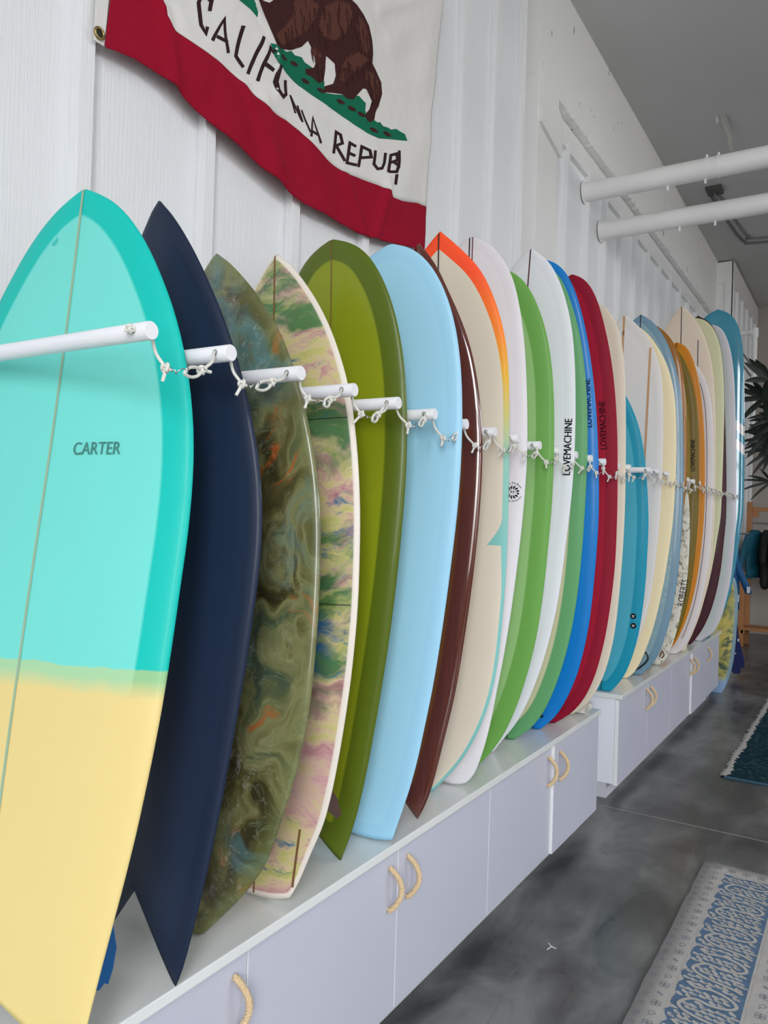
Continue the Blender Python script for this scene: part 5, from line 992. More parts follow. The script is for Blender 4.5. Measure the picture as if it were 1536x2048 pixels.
# ------------------------------------------------------------------ rack pegs and the cords strung between them
PEGY = [.861, 1.046, 1.251, 1.445, 1.638, 1.827, 2.019, 2.22, 2.406, 2.607, 2.805, 3.009, 3.203, 3.396, 3.615, 3.815, 4.226, 4.42, 4.643, 4.84, 5.035, 5.235, 5.43, 5.63, 5.83, 6.03, 6.234, 6.45, 6.65, 6.87]
PEGZ = [1.791, 1.791, 1.790, 1.786, 1.784, 1.781, 1.777, 1.777, 1.776, 1.772, 1.771, 1.772, 1.774, 1.775, 1.772, 1.780, 1.797, 1.80, 1.803, 1.803, 1.803, 1.803, 1.803, 1.803, 1.803, 1.803, 1.803, 1.803, 1.803, 1.803]
XE, HX = .75, .724
def ords(n):
    return ['nearest', 'second', 'third', 'fourth', 'fifth', 'sixth', 'seventh', 'eighth', 'ninth', 'tenth', 'eleventh', 'twelfth', 'thirteenth', 'fourteenth', 'fifteenth', 'sixteenth', 'seventeenth', 'eighteenth', 'nineteenth', 'twentieth', 'twenty-first', 'twenty-second', 'twenty-third', 'twenty-fourth', 'twenty-fifth', 'twenty-sixth', 'twenty-seventh', 'twenty-eighth', 'twenty-ninth', 'farthest'][n]
def knot(c, ax, r=.0062, cr=.0030):
    """lumpy overhand knot round the axis ax"""
    ax = Vector(ax).normalized()
    u = ax.orthogonal().normalized()
    v = ax.cross(u)
    pts = []
    for i in range(34):
        a = i/33*2*math.pi*2
        rr_ = r*(.75+.35*math.cos(1.5*a))
        pts.append(Vector(c)+(u*math.cos(a)+v*math.sin(a))*rr_+ax*(r*.9*math.sin(1.5*a)))
    return tube(bmesh.new(), pts, cr, 6)
peg0 = None
for i, (y, z) in enumerate(zip(PEGY, PEGZ)):
    lab = f'white dowel rack peg holding the boards apart, {ords(i)} from the camera'
    if peg0 is None:
        peg0 = thing('rack_peg', lab, 'peg', (0, y, z), 'white rack pegs on the wall')
        bm = bmesh.new()
        tube(bm, [(.0, 0, -.002), (.3, 0, -.001), (.6, 0, 0), (XE-.0015, 0, 0), (XE, 0, 0)], [.0153, .0153, .0153, .0153, .0142], 24)
        obj('dowel', bm, M_peg, peg0, True, 40)
        bm = bmesh.new()
        tube(bm, [(HX, -.0135, 0), (HX, -.0160, 0)], .0058, 16)
        obj('cord_hole', bm, plain('hole_shadow', (150, 146, 138), .8), peg0)
        p = peg0
    else:
        p = copy_tree(peg0)
        p.location = (0, y, z)
        p['label'] = lab
bm = knot((HX, -.021, 0), (0, 1, 0), .0058)
obj('stop_knot', bm, M_cord, peg0, True)
for i in range(len(PEGY)-1):
    if PEGY[i+1]-PEGY[i] > .3:
        y0, z0, y1, z1 = PEGY[i], PEGZ[i], PEGY[i+1], PEGZ[i+1]
    else:
        y0, z0, y1, z1 = PEGY[i], PEGZ[i], PEGY[i+1], PEGZ[i+1]
    rng = random.Random(i*13+5)
    j = lambda s_: rng.uniform(-s_, s_)
    dx = .0 if i < 4 else .012 if i < 22 else .05 if i < 27 else .075
    g = y1-y0
    sag = .055+j(.008)
    A = Vector((HX, y0+.0155, z0))
    K1 = Vector((HX+.024+dx, y0+.032+j(.006), z0-sag+j(.004)))
    Ha = K1+Vector((.008, .008, -.002))
    Hb = Vector((.768+dx, y0+g*.28+j(.008), z0-sag-.006+j(.006)))
    K2 = Vector((.757+dx, y0+g*.52+j(.012), z1-sag*.70+j(.006)))
    B_ = Vector((HX, y1-.0155, z1))
    t_ = thing('tie_cord', f'white cord with wire hook strung across to the next peg, {ords(i)} from the camera', 'cord', tuple(A), 'cords tying the boards into the rack')
    L_ = lambda q: q-A
    bm = bmesh.new()
    tube(bm, catmull([L_(A)-Vector((0, .010, 0)), L_(A)+Vector((.004, .004, -.006)), (L_(A)+L_(K1))*.5+Vector((-.004, .002, -.004)), L_(K1)]), .0029, 7)
    dn = Vector((j(.010)-.004, j(.006)-.008, -.022))
    tube(bm, (L_(K1), L_(K1)+dn), .0031, 7)
    obj('short_cord', bm, M_cord, t_, True, 50)
    obj('knot', knot(L_(K1), L_(K1)-L_(A)), M_cord, t_, True)
    # S hook of thin wire
    d = (Hb-Ha)
    sd = d.cross(Vector((1, 0, 0))).normalized()
    hp = []
    for k in range(25):
        a = k/24
        hp.append(L_(Ha)+d*a+sd*.006*math.sin(a*2*math.pi)+Vector((.004*math.cos(a*2*math.pi), 0, 0)))
    e0 = [L_(Ha)-d*.12+sd*.004, L_(Ha)-d*.18-sd*.003]
    obj('wire_hook', tube(bmesh.new(), e0[::-1]+hp+[L_(Hb)+d*.15-sd*.005, L_(Hb)+d*.08-sd*.012], .0011, 6), M_steel, t_, True)
    # loop, knot and long side of the cord
    ld = (K2-Hb)
    ln = ld.cross(Vector((1, 0, 0))).normalized()
    lp = [L_(K2)+ln*.003, L_(K2)-ld*.35+ln*.0085, L_(K2)-ld*.75+ln*.008, L_(Hb)-ld*.06, L_(K2)-ld*.75-ln*.007, L_(K2)-ld*.35-ln*.0065, L_(K2)-ln*.002]
    bm = tube(bmesh.new(), catmull(lp, 5), .0029, 7)
    tube(bm, catmull([L_(K2), (L_(K2)*.5+L_(B_)*.5)+Vector((.012, -.004, -.004)), L_(B_)+Vector((.002, -.004, -.001)), L_(B_)+Vector((0, .008, 0))]), .0029, 7)
    tube(bm, (L_(K2), L_(K2)+Vector((j(.006), .012+j(.01), .012+j(.016)))), .0031, 7)
    obj('loop_cord', bm, M_cord, t_, True, 50)
    obj('knot', knot(L_(K2), ld), M_cord, t_, True)

# clear plastic sleeve curled up at the end of the first worktop
t_ = thing('plastic_sleeve', 'curled translucent plastic sheet at the end of the nearer worktop', 'plastic sheet', (0, 0, .5775))
V, F = [], []
prof = [(3.585, .004), (3.62, .002), (3.66, .004), (3.69, .016), (3.70, .032), (3.685, .044), (3.66, .047), (3.62, .040), (3.585, .026), (3.56, .012)]
for x in (.40, .52, .56, .585):
    for y, z in prof: V.append((x, y+.06*(x-.5)+.155, z))
n = len(prof)
for a in range(3):
    for k in range(n-1): F.append((a*n+k, a*n+k+1, (a+1)*n+k+1, (a+1)*n+k))
o = obj('sheet', (V, [], F), None, t_, True)
t = NT('milky_plastic', .25)
t.b.inputs['Transmission Weight'].default_value = .35
t.color((226, 222, 212))
o.data.materials.append(t.m)
sm = o.modifiers.new('solid', 'SOLIDIFY')
sm.thickness = .002

# ------------------------------------------------------------------ flag hanging on the wall
def seg_dist(y, z, a, b):
    ax, ay, bx, by = a[0], a[1], b[0], b[1]
    dx, dy = bx-ax, by-ay
    t_ = max(0, min(1, ((y-ax)*dx+(z-ay)*dy)/(dx*dx+dy*dy)))
    return math.hypot(y-ax-dx*t_, z-ay-dy*t_), t_
FOLD = FLAG['fold']
def fold_side(y, z):
    """signed distance from the big diagonal fold, positive towards the hoist"""
    best = None
    for p, q in zip(FOLD, FOLD[1:]):
        d, t_ = seg_dist(y, z, p, q)
        s_ = (q[0]-p[0])*(z-p[1])-(q[1]-p[1])*(y-p[0])
        if best is None or d < best[0]: best = (d, -1 if s_ > 0 else 1)
    return best
def cloth(y, z):
    x = .052+.006*math.sin(y*7+z*5)+.004*noise.noise(Vector((y*6, z*6, 1)))+.0022*noise.noise(Vector((y*19, z*19, 4)))
    for k, (p, q) in enumerate(FLAG['ridges']):
        d, t_ = seg_dist(y, z, p, q)
        x += (.015 if k % 2 == 0 else .011)*math.exp(-(d/(.022+.03*(k % 3)))**2)
    d, s_ = fold_side(y, z)
    x += .014*math.exp(-(d/.05)**2)*(1 if s_ < 0 else .25)
    return x
def flag_pt(p, off=0.0): return (cloth(p[0], p[1])+off, p[0], p[1])
def along(pts, n):
    P = np.array(pts)
    s_ = np.r_[0, np.cumsum(np.hypot(*np.diff(P, axis=0).T))]
    q = np.linspace(0, s_[-1], n)
    return np.c_[np.interp(q, s_, P[:, 0]), np.interp(q, s_, P[:, 1])]
def loft(a, b, n, m, mat, name, parent, wave=1.0):
    A, B = along(a, n), along(b, n)
    V = [flag_pt(A[i]*(1-j/m)+B[i]*(j/m)) for j in range(m+1) for i in range(n)]
    F = [(j*n+i, j*n+i+1, (j+1)*n+i+1, (j+1)*n+i) for j in range(m) for i in range(n-1)]
    o = obj(name, (V, [], F), mat, parent, True)
    s_ = o.modifiers.new('solid', 'SOLIDIFY')
    s_.thickness, s_.offset = .001, -1
    return o
def fabric(name, c, rough=.85):
    t = NT(name, rough, spec=.2)
    o = t.coord()
    w_ = t.noise(t.scale(o, (1, 300, 300)), 2, 2)
    wr = t.noise(o, 17, 5, .6, .8)
    t.bump(t.math('ADD', t.math('MULTIPLY', w_, .25), wr), .35, .012)
    return t.color(t.mix(t.noise(o, 3, 3), tuple(v*.95 for v in c), c))
flag = thing('state_flag', 'large white and red bear flag draped on the white wall above the boards', 'flag', (0, 0, 0))
M_fw, M_fr = fabric('white_flag_cloth', (232, 230, 226)), fabric('red_flag_cloth', (156, 8, 42))
M_fb, M_fbl, M_fg, M_fk = fabric('dark_brown_print', (66, 34, 32)), fabric('brown_print', (94, 56, 47)), fabric('green_print', (16, 112, 84)), fabric('black_brown_print', (52, 30, 36))
loft(FLAG['stripe_top'], FLAG['bottom'], 150, 24, M_fr, 'red_stripe', flag)
loft(FLAG['top'], FLAG['stripe_top'], 150, 70, M_fw, 'white_field', flag)
# fly edge between the field and the right hem
top_r = FLAG['right']
inner = [FLAG['top'][-1], FLAG['stripe_top'][-1]]
def flat_print(pts, mat, name, off, maxlen=.03):
    bm = bmesh.new()
    vs = [bm.verts.new((0, p[0], p[1])) for p in pts]
    for f_ in tessellate_polygon([[Vector((p[0], p[1], 0)) for p in pts]]):
        a, b, c = (pts[i] for i in f_)
        ar = (b[0]-a[0])*(c[1]-a[1])-(c[0]-a[0])*(b[1]-a[1])
        if abs(ar) < 1e-9: continue
        bm.faces.new([vs[i] for i in (f_ if ar > 0 else f_[::-1])])
    for _ in range(5):
        es = [e_ for e_ in bm.edges if e_.calc_length() > maxlen]
        if not es: break
        bmesh.ops.subdivide_edges(bm, edges=es, cuts=1)
        bmesh.ops.triangulate(bm, faces=bm.faces)
    for v in bm.verts: v.co = flag_pt((v.co.y, v.co.z), off)
    return obj(name, bm, mat, flag, True)
flat_print(FLAG['grass'], M_fg, 'grass_print', .0016)
flat_print(FLAG['green_tip'], M_fg, 'grass_print', .0016)
flat_print(FLAG['bear'], M_fb, 'bear_print', .0022)
def furry(pts, amp=.007, step=.009):
    P = along(pts+pts[:1], max(8, int(sum(math.dist(a, b) for a, b in zip(pts, pts[1:]+pts[:1]))/step)))[:-1]
    c = P.mean(0)
    return [list(c+(q-c)*(1+(amp/max(.02, math.dist(q, c)))*(1 if k % 2 else -.7))) for k, q in enumerate(P)]
for p in FLAG['bear_light']: flat_print(furry(p), M_fbl, 'bear_highlight', .0030)
for k in range(170):
    # short fur strokes following the body
    rk_ = random.Random(k)
    p_ = FLAG['bear_light'][k % len(FLAG['bear_light'])]
    c_ = np.array(p_).mean(0)
    q_ = np.array(p_[rk_.randrange(len(p_))])
    s0 = c_+(q_-c_)*rk_.uniform(.3, 1.08)
    d_ = np.array((rk_.uniform(.006, .016), -rk_.uniform(.035, .055)))
    w_ = np.array((.0035, .001))
    flat_print([list(s0-w_), list(s0+d_*.5-w_*.6), list(s0+d_), list(s0+d_*.5+w_*.6), list(s0+w_)], M_fb, 'fur_stroke', .0038)
for p in FLAG['tufts']: flat_print(p, M_fb, 'tuft_print', .0028)
for l_, r_ in FLAG['letters']:
    flat_print(l_+r_[::-1], M_fk, 'lettering', .0018, .02)
bm = bmesh.new()
hp = [flag_pt(p, -.004) for p in FLAG['hoist']]
poly_extrude(bm, hp, (.003, 0, 0))
obj('hoist_band', bm, M_fw, flag)
g_ = FLAG['grommet']
bm = bmesh.new()
c_ = Vector(flag_pt(g_, .002))
tube(bm, [c_+Vector((0, math.cos(a)*.013, math.sin(a)*.013)) for a in (2*math.pi*k/20 for k in range(20))], .004, 8, closed=True)
obj('grommet', bm, plain('brass', (170, 150, 100), .35, metal=1), flag, True)
bm = bmesh.new()
tube(bm, (c_+Vector((-.003, 0, 0)), c_+Vector((-.001, 0, 0))), .010, 14)
obj('grommet_hole', bm, M_black, flag)

# ------------------------------------------------------------------ rugs
def rug_mat(name, kind):
    t = NT(name, .95, spec=.1)
    o = t.coord()
    x_, y_, z_ = t.xyz(o)
    fib = t.noise(o, 260, 2)
    t.bump(t.math('ADD', fib, t.noise(o, 40, 3)), .5, .003)
    if kind == 'dark':
        n = t.noise(o, 38, 5, .7)
        n2 = t.noise(t.scale(o, (1, 3, 1)), 5, 4)
        return t.color(t.mix(t.step(n, .52, .70), t.mix(n2, (10, 34, 44), (26, 58, 70)), (74, 100, 100)))
    base = t.mix(t.noise(o, 14, 4), (168, 164, 160), (190, 186, 181))
    return t.color(base)
M_rugL = rug_mat('light_rug_pile', 'light')
M_rugD = rug_mat('dark_rug_pile', 'dark')
M_blue = plain('faded_blue_yarn', (86, 114, 142), .95, .15, 30)
M_slate = plain('slate_yarn', (128, 134, 142), .95, .1, 30)
M_tan = plain('tan_yarn', (150, 136, 124), .95, .1, 30)
M_cream = plain('cream_yarn', (182, 178, 172), .95, .06, 20)

RX0, RY1 = 1.140, 3.765
rug = thing('patterned_rug', 'light rug with faded blue floral border in the lower right', 'rug', (RX0, RY1, 0))
bm = bmesh.new()
N_, Mx = 60, 30
wv = lambda yy: .006*noise.noise(Vector((yy*5, 2, 0)))+.003*noise.noise(Vector((yy*17, 7, 0)))
rows = []
for j in range(N_+1):
    yy = -3.2*j/N_
    row = []
    for i in range(Mx+1):
        xx = 2.3*i/Mx
        e0 = wv(yy)*(1-i/Mx)
        row.append((xx+e0, yy+.012*noise.noise(Vector((xx*6, 3, 1)))*(1-min(1, j/4)), .010))
    rows.append(row)
V = [p for r_ in rows for p in r_]
F = [(j*(Mx+1)+i, (j+1)*(Mx+1)+i, (j+1)*(Mx+1)+i+1, j*(Mx+1)+i+1) for j in range(N_) for i in range(Mx)]
o = obj('rug_base', (V, [], F), M_rugL, rug, True)
s_ = o.modifiers.new('solid', 'SOLIDIFY')
s_.thickness, s_.offset = .0095, -1

def rug_flat(shapes, mat, name, z):
    V, F = [], []
    for k_, pts in enumerate(shapes):
        b_ = len(V)
        V += [(p[0], p[1], z+(k_ % 11)*1.5e-5) for p in pts]
        for f_ in tessellate_polygon([[Vector((p[0], p[1], 0)) for p in pts]]):
            a, b, c = (pts[i] for i in f_)
            ar = (b[0]-a[0])*(c[1]-a[1])-(c[0]-a[0])*(b[1]-a[1])
            F.append(tuple(b_+i for i in (f_ if ar > 0 else f_[::-1])))
    o = obj(name, (V, [], F), mat, rug)
    if len(shapes) > 40 and name != 'blue_border': o['kind'] = 'stuff'
    return o
def stroke(pts, w):
    P = [Vector((p[0], p[1])) for p in pts]
    L_, R_ = [], []
    for i in range(len(P)):
        d = (P[min(i+1, len(P)-1)]-P[max(0, i-1)])
        d = d.normalized() if d.length else Vector((1, 0))
        nn = Vector((-d.y, d.x))*(w/2)
        L_.append(P[i]+nn)
        R_.append(P[i]-nn)
    return [[L_[i], L_[i+1], R_[i+1], R_[i]] for i in range(len(P)-1)]
def ell(cx, cy, a, b, rot=0, n=14, wob=0):
    out = []
    for k in range(n):
        q = 2*math.pi*k/n
        r_ = 1+wob*math.sin(q*5)
        u, v = a*r_*math.cos(q), b*r_*math.sin(q)
        out.append((cx+u*math.cos(rot)-v*math.sin(rot), cy+u*math.sin(rot)+v*math.cos(rot)))
    return out
def ring(cx, cy, a, b, w, rot=0, n=12):
    E_ = ell(cx, cy, a, b, rot, n)
    return stroke(E_+E_[:1]+E_[1:2], w)
rg = random.Random(3)
BX0, BX1 = .098, .296
# blue ground of the main border (down the side, then across the top)
ground = []
nn = 60
side_l = []
for k in range(nn*2+1):
    yy = -.098-3.0*k/(nn*2)
    side_l.append((BX0+.012*(((k*2) % 5)/5)-.004+.006*math.sin(k*1.9), yy))
poly = [(BX0, -.098), (BX0+.18, -.098)]
G1 = []
for k in range(nn*2):
    a, b = side_l[k], side_l[k+1]
    G1.append([a, b, (BX1, b[1]), (BX1, a[1])])
rug_flat(G1, M_blue, 'blue_border', .0104)
rug_flat([[(BX0, -.098), (2.2, -.098), (2.2, -.30), (BX0+.196, -.30)]][::-1], M_blue, 'blue_border', .01035)
leaf, vine, spots, slate, vine_pts = [], [], [], [], []
def leaf_shape(cx, cy, a, b, rot):
    pts = []
    for k in range(10):
        q = 2*math.pi*k/10
        u = a*math.cos(q)
        v = b*math.sin(q)*(1-.35*math.cos(q))*(1+.18*math.sin(q*3))
        pts.append((cx+u*math.cos(rot)-v*math.sin(rot), cy+u*math.sin(rot)+v*math.cos(rot)))
    return pts
def motif(cx0, cy0, sx):
    """one scroll of the vine with its leaves; sx mirrors"""
    ptsv = [(.02, .105), (.05, .085), (.10, .095), (.155, .075), (.178, .045), (.16, .02), (.11, .01), (.06, .02), (.03, -.005), (.022, -.035), (.05, -.06), (.10, -.075), (.15, -.085), (.185, -.10)]
    P = [(cx0+u, cy0+v*1.05) for u, v in ptsv]
    C_ = [(p.x, p.y) for p in catmull([(a, b, 0) for a, b in P], 4)]
    vine.extend(stroke(C_, .012))
    vine_pts.extend(C_)
for k in range(14):
    cy = -.20-.235*k
    motif(BX0+.002, cy, 1)
    # rows of oblique leaves packed over the ground
    for r_ in range(11):
        for c_i in range(8):
            xx = BX0+.016+.0245*c_i+(r_ % 2)*.012+rg.uniform(-.003, .003)
            yy = cy+.112-.0214*r_+rg.uniform(-.003, .003)
            if xx > BX1-.012: continue
            rot = -.45+rg.uniform(-.25, .25)
            if min((xx-p[0])**2+(yy-p[1])**2 for p in vine_pts) < .0125**2: continue
            L_ = leaf_shape(xx, yy, .0142, .0072, rot)
            leaf.append(L_)
            if rg.random() < .4: slate.append(ell(xx, yy, .0055, .0022, rot, 7))
            if rg.random() < .25: spots.append(ell(xx+.004, yy, .0045, .0026, rot, 7))
for k in range(60):
    xx = BX0+.03+.0345*k
    for yy in (-.125, -.16, -.20, -.24):
        if xx > BX1: leaf.append(leaf_shape(xx+rg.uniform(-.006, .006), yy, .019, .011, .4*(-1)**k))
rug_flat(leaf, M_cream, 'border_leaves', .0109)
rug_flat(vine, M_cream, 'border_vine', .0116)
rug_flat(slate, M_slate, 'border_veins', .0113)
rug_flat(spots, M_tan, 'border_flowers', .0112)
# pale guard borders with outlined rosettes
out = []
for k in range(52):
    yy = -.05-.058*k
    kind = k % 4
    for base_x in (.062, .345):
        if kind in (0, 2):
            for q in range(4): out.extend(ring(base_x+.009*math.cos(q*1.571+.78), yy+.009*math.sin(q*1.571+.78), .0085, .0085, .0022))
        elif kind == 1:
            out.extend(ring(base_x, yy, .010, .010, .0024))
            out.extend(stroke([(base_x-.004, yy-.010), (base_x-.010, yy-.018)], .003))
        else: out.append(leaf_shape(base_x, yy, .013, .005, -.5))
    out.extend(ring(.020, yy-.02, .008, .010, .0022, 0, 8))
    out.extend(stroke([(.012, yy-.02), (.028, yy-.02)], .002))
for k in range(34):
    xx = .12+.058*k
    for q in range(4): out.extend(ring(xx+.009*math.cos(q*1.571+.78), -.055+.009*math.sin(q*1.571+.78), .0085, .0085, .0022))
rug_flat(out, M_slate, 'rosette_outlines', .0108)
rug_flat(stroke([(BX1+.012, -.30), (BX1+.012, -3.1)], .004)+stroke([(.089, -.09), (.089, -3.1)], .0015), M_cream, 'guard_lines', .0107)
bm = bmesh.new()
for k in range(90):
    xx = 2.2*k/90+rg.uniform(-.004, .004)
    tube(bm, ((xx, -.006, .006), (xx+rg.uniform(-.008, .008), .012+rg.uniform(-.003, .006), .004)), .0022, 4)
o = obj('fringe', bm, M_cream, rug)
o['kind'] = 'stuff'

rug2 = thing('dark_rug', 'dark blue-green rug with pale fringed edge on the concrete floor', 'rug', (1.0, 5.11, 0))
bm = boxm(.022, 2.4, 0, 3.4, 0, .010)
bmesh.ops.subdivide_edges(bm, edges=bm.edges, cuts=12, use_grid_fill=True)
for v in bm.verts:
    v.co.x += .008*noise.noise(Vector((v.co.y*3, 1, 0)))*(1 if v.co.x < .3 else 0)
obj('rug_base', bm, M_rugD, rug2)
V, F = [], []
for k in range(160):
    yy = 3.4*k/159
    a = .008*noise.noise(Vector((yy*3, 1, 0)))
    V += [(a+rg.uniform(-.012, .008), yy, .004), (a+.012, yy, .012), (a+.040+rg.uniform(-.012, .012), yy, .0125)]
    if k:
        b_ = 3*k
        F += [(b_-3, b_-2, b_+1, b_), (b_-2, b_-1, b_+2, b_+1)]
obj('fringe_edge', (V, [], F), M_cream, rug2)
obj('bound_end', boxm(.02, 2.4, -.014, .002, 0, .012, bevel=.003), plain('blue_binding', (50, 84, 104), .9), rug2)

# ------------------------------------------------------------------ clothes rack at the far end
M_oak = wall_paint('varnished_oak', (168, 112, 62), True, .45)
rk = thing('clothes_rack', 'wooden clothes rack against the far wall with a low shelf', 'rack', (.355, 11.2, 0))
for x in (0, 1.35):
    obj('post', boxm(x, x+.065, -.03, .03, 0, 1.86, bevel=.008), M_oak, rk)
    obj('foot_post', boxm(x-.03, x+.035, -.32, -.26, 0, .95, bevel=.006), M_oak, rk)
    obj('side_rail', boxm(x-.0, x+.05, -.32, .03, .17, .23, bevel=.004), M_oak, rk)
    obj('bracket', boxm(x+.065, x+.14, -.02, .02, 1.66, 1.74, bevel=.004), M_oak, rk)
obj('top_rail', boxm(.065, 1.35, -.022, .022, 1.735, 1.79, bevel=.005), M_oak, rk)
obj('shelf', boxm(-.01, 1.42, -.34, .05, .215, .25, bevel=.004), M_oak, rk)
obj('hanging_bar', tube(bmesh.new(), ((.06, 0, 1.585), (1.36, 0, 1.585)), .012, 12), M_steel, rk, True, 40)

def garment(name, label, cat, mat, loc, pts, th, group=None, rz=0.0, extra=()):
    """soft hanging garment: outline in (y, z) swelled to a cushion of thickness th along x"""
    t_ = thing(name, label, cat, loc, group, rz)
    bm = bmesh.new()
    vs = [bm.verts.new((0, p[0], p[1])) for p in pts]
    for f_ in tessellate_polygon([[Vector((p[0], p[1], 0)) for p in pts]]):
        try: bm.faces.new([vs[i] for i in f_])
        except ValueError: pass
    for _ in range(3):
        es = [e_ for e_ in bm.edges if e_.calc_length() > .06]
        if es: bmesh.ops.subdivide_edges(bm, edges=es, cuts=1)
        bmesh.ops.triangulate(bm, faces=bm.faces)
    rim = {v for e_ in bm.edges if e_.is_boundary for v in e_.verts}
    P = [v.co.copy() for v in bm.verts]
    rp = [v.co.copy() for v in rim]
    V, F = [], []
    for sgn in (1, -1):
        for v in bm.verts:
            d = min((v.co-q).length for q in rp)
            V.append((sgn*(th*.25+th*.5*min(1, d/.05)**.5)+.006*noise.noise(Vector((v.co.y*14, v.co.z*5, 0))), v.co.y, v.co.z))
    bm.verts.index_update()
    n = len(bm.verts)
    for f_ in bm.faces:
        q = [v.index for v in f_.verts]
        F.append(tuple(q))
        F.append(tuple(n+i for i in q[::-1]))
    for e_ in bm.edges:
        if e_.is_boundary:
            a, b = e_.verts[0].index, e_.verts[1].index
            F.append((a, b, n+b, n+a))
    bm.free()
    bm = bmesh.new()
    me = bpy.data.meshes.new('g')
    me.from_pydata(V, [], F)
    bm.from_mesh(me)
    bpy.data.meshes.remove(me)
    bmesh.ops.recalc_face_normals(bm, faces=bm.faces)
    obj('fabric', bm, mat, t_, True, 60)
    return t_
def hanger(t_, y, z):
    bm = bmesh.new()
    tube(bm, catmull([(0, y-.17, z-.07), (0, y-.02, z), (0, y+.02, z), (0, y+.17, z-.07)], 5), .006, 6)
    tube(bm, catmull([(0, y, z), (0, y, z+.05), (0, y+.02, z+.075), (0, y+.008, z+.098), (0, y-.012, z+.092)], 5), .002, 5)
    obj('hanger', bm, M_steel, t_, True)
M_neo = plain('black_neoprene', (10, 10, 13), .8, .1, 20)
M_teal = plain('teal_neoprene', (0, 84, 104), .7, .1, 20)
M_cobalt = plain('cobalt_neoprene', (0, 86, 140), .65, .08, 20)
M_navyc = plain('navy_neoprene', (10, 22, 88), .7, .08, 20)
M_tagw = plain('white_size_tag', (206, 212, 220), .6)
body = [(-.10, -.0), (-.20, -.05), (-.30, -.22), (-.34, -.42), (-.29, -.46), (-.22, -.26), (-.21, -.74), (-.08, -.77), (.08, -.745), (.21, -.77), (.22, -.26), (.30, -.46), (.35, -.42), (.30, -.2), (.2, -.05), (.1, 0), (0, -.03)]
blk = ['first', 'second', 'third', 'fourth', 'fifth', 'sixth', 'seventh']
for k in range(7):
    t_ = garment('hanging_shirt', f'black garment on the wooden rack, {blk[k]} after the teal one', 'garment', M_neo, (.60+.115*k, 11.2, 1.50), body, .068, 'black garments on the rack', R(-3+(k*7) % 5))
    hanger(t_, 0, -.01)
t_ = garment('hanging_wetsuit', 'teal long-sleeved wetsuit top hung first on the wooden rack', 'wetsuit', M_teal, (.47, 11.10, 1.495), [(-.06, 0), (-.2, -.06), (-.30, -.26), (-.36, -.50), (-.30, -.52), (-.20, -.30), (-.18, -.62), (.18, -.62), (.2, -.3), (.3, -.52), (.36, -.5), (.3, -.26), (.2, -.06), (.06, 0)], .045, None, R(-24))
hanger(t_, 0, -.01)

def limb(bm, pts, w, d):
    """flat hanging tube of cloth, w wide and d deep"""
    P = [Vector(p) for p in pts]
    rings = []
    for i, p in enumerate(P):
        k = i/(len(P)-1)
        ww = w*(1-.25*k)
        rings.append([bm.verts.new(p+Vector((ww*math.cos(a), d*math.sin(a), 0))) for a in (2*math.pi*q/12 for q in range(12))])
    for a, b in zip(rings, rings[1:]):
        for q in range(12): bm.faces.new((a[q], a[(q+1) % 12], b[(q+1) % 12], b[q]))
    bm.faces.new(rings[0])
    bm.faces.new(rings[-1][::-1])
    bmesh.ops.recalc_face_normals(bm, faces=bm.faces)
    return bm
# wall hook rails carrying two wetsuits behind the last boards
def hook_rail(y, z, label):
    t_ = thing('hook_rail', label, 'hook rail', (0, y, z))
    obj('rail_bar', tube(bmesh.new(), ((.012, 0, 0), (.60, 0, 0)), .012, 10), M_steel, t_, True, 40)
    obj('wall_plate', boxm(.010, .02, -.04, .04, -.05, .05, bevel=.003), M_steel, t_)
hook_rail(9.5, 1.45, 'short metal bar on the wall carrying the blue wetsuit')
hook_rail(8.6, 1.30, 'short metal bar on the wall carrying the navy wetsuit')
t_ = thing('hanging_wetsuit', 'bright blue wetsuit with white tags on its cuffs, hung behind the last boards', 'wetsuit', (0, 9.5, 0))
bm = limb(bmesh.new(), [(.40, 0, 1.42), (.42, -.02, 1.2), (.44, -.02, .9), (.45, 0, .60)], .085, .04)
obj('torso', bm, M_cobalt, t_, True)
bm = limb(bmesh.new(), [(.44, -.07, 1.22), (.50, -.08, 1.06), (.565, -.08, .92), (.615, -.08, .79)], .048, .028)
s1_ = obj('sleeve', bm, M_cobalt, t_, True)
obj('size_tag', boxm(.598, .632, -.118, -.110, .80, .87), M_tagw, s1_)
bm = limb(bmesh.new(), [(.43, -.14, 1.18), (.455, -.15, 1.0), (.48, -.15, .85), (.505, -.15, .70)], .045, .026)
s1_ = obj('sleeve', bm, M_cobalt, t_, True)
obj('size_tag', boxm(.50, .532, -.182, -.176, .70, .78), M_tagw, s1_)
obj('collar', limb(bmesh.new(), [(.42, -.07, 1.27), (.445, -.075, 1.21)], .05, .03), M_neo, t_, True)
t_ = thing('hanging_wetsuit', 'dark navy wetsuit legs hanging low beside the marbled board', 'wetsuit', (0, 8.6, 0))
bm = limb(bmesh.new(), [(.50, 0, 1.28), (.51, 0, .9), (.52, 0, .65)], .08, .04)
obj('torso', bm, M_navyc, t_, True)
bm = bmesh.new()
poly_extrude(bm, [(.56, -.05, .70), (.615, -.05, .52), (.64, -.05, .38), (.685, -.05, .20), (.695, -.05, .115), (.66, -.05, .112), (.655, -.05, .05), (.60, -.05, .045), (.565, -.05, .09), (.53, -.05, .3), (.49, -.05, .68)], (0, .05, 0))
o = obj('leg', bm, M_navyc, t_)
obj('logo_patch', boxm(.628, .642, -.056, -.050, .37, .40), M_tagw, o)
obj('logo_patch', boxm(.60, .618, -.056, -.050, .245, .255), M_tagw, o)

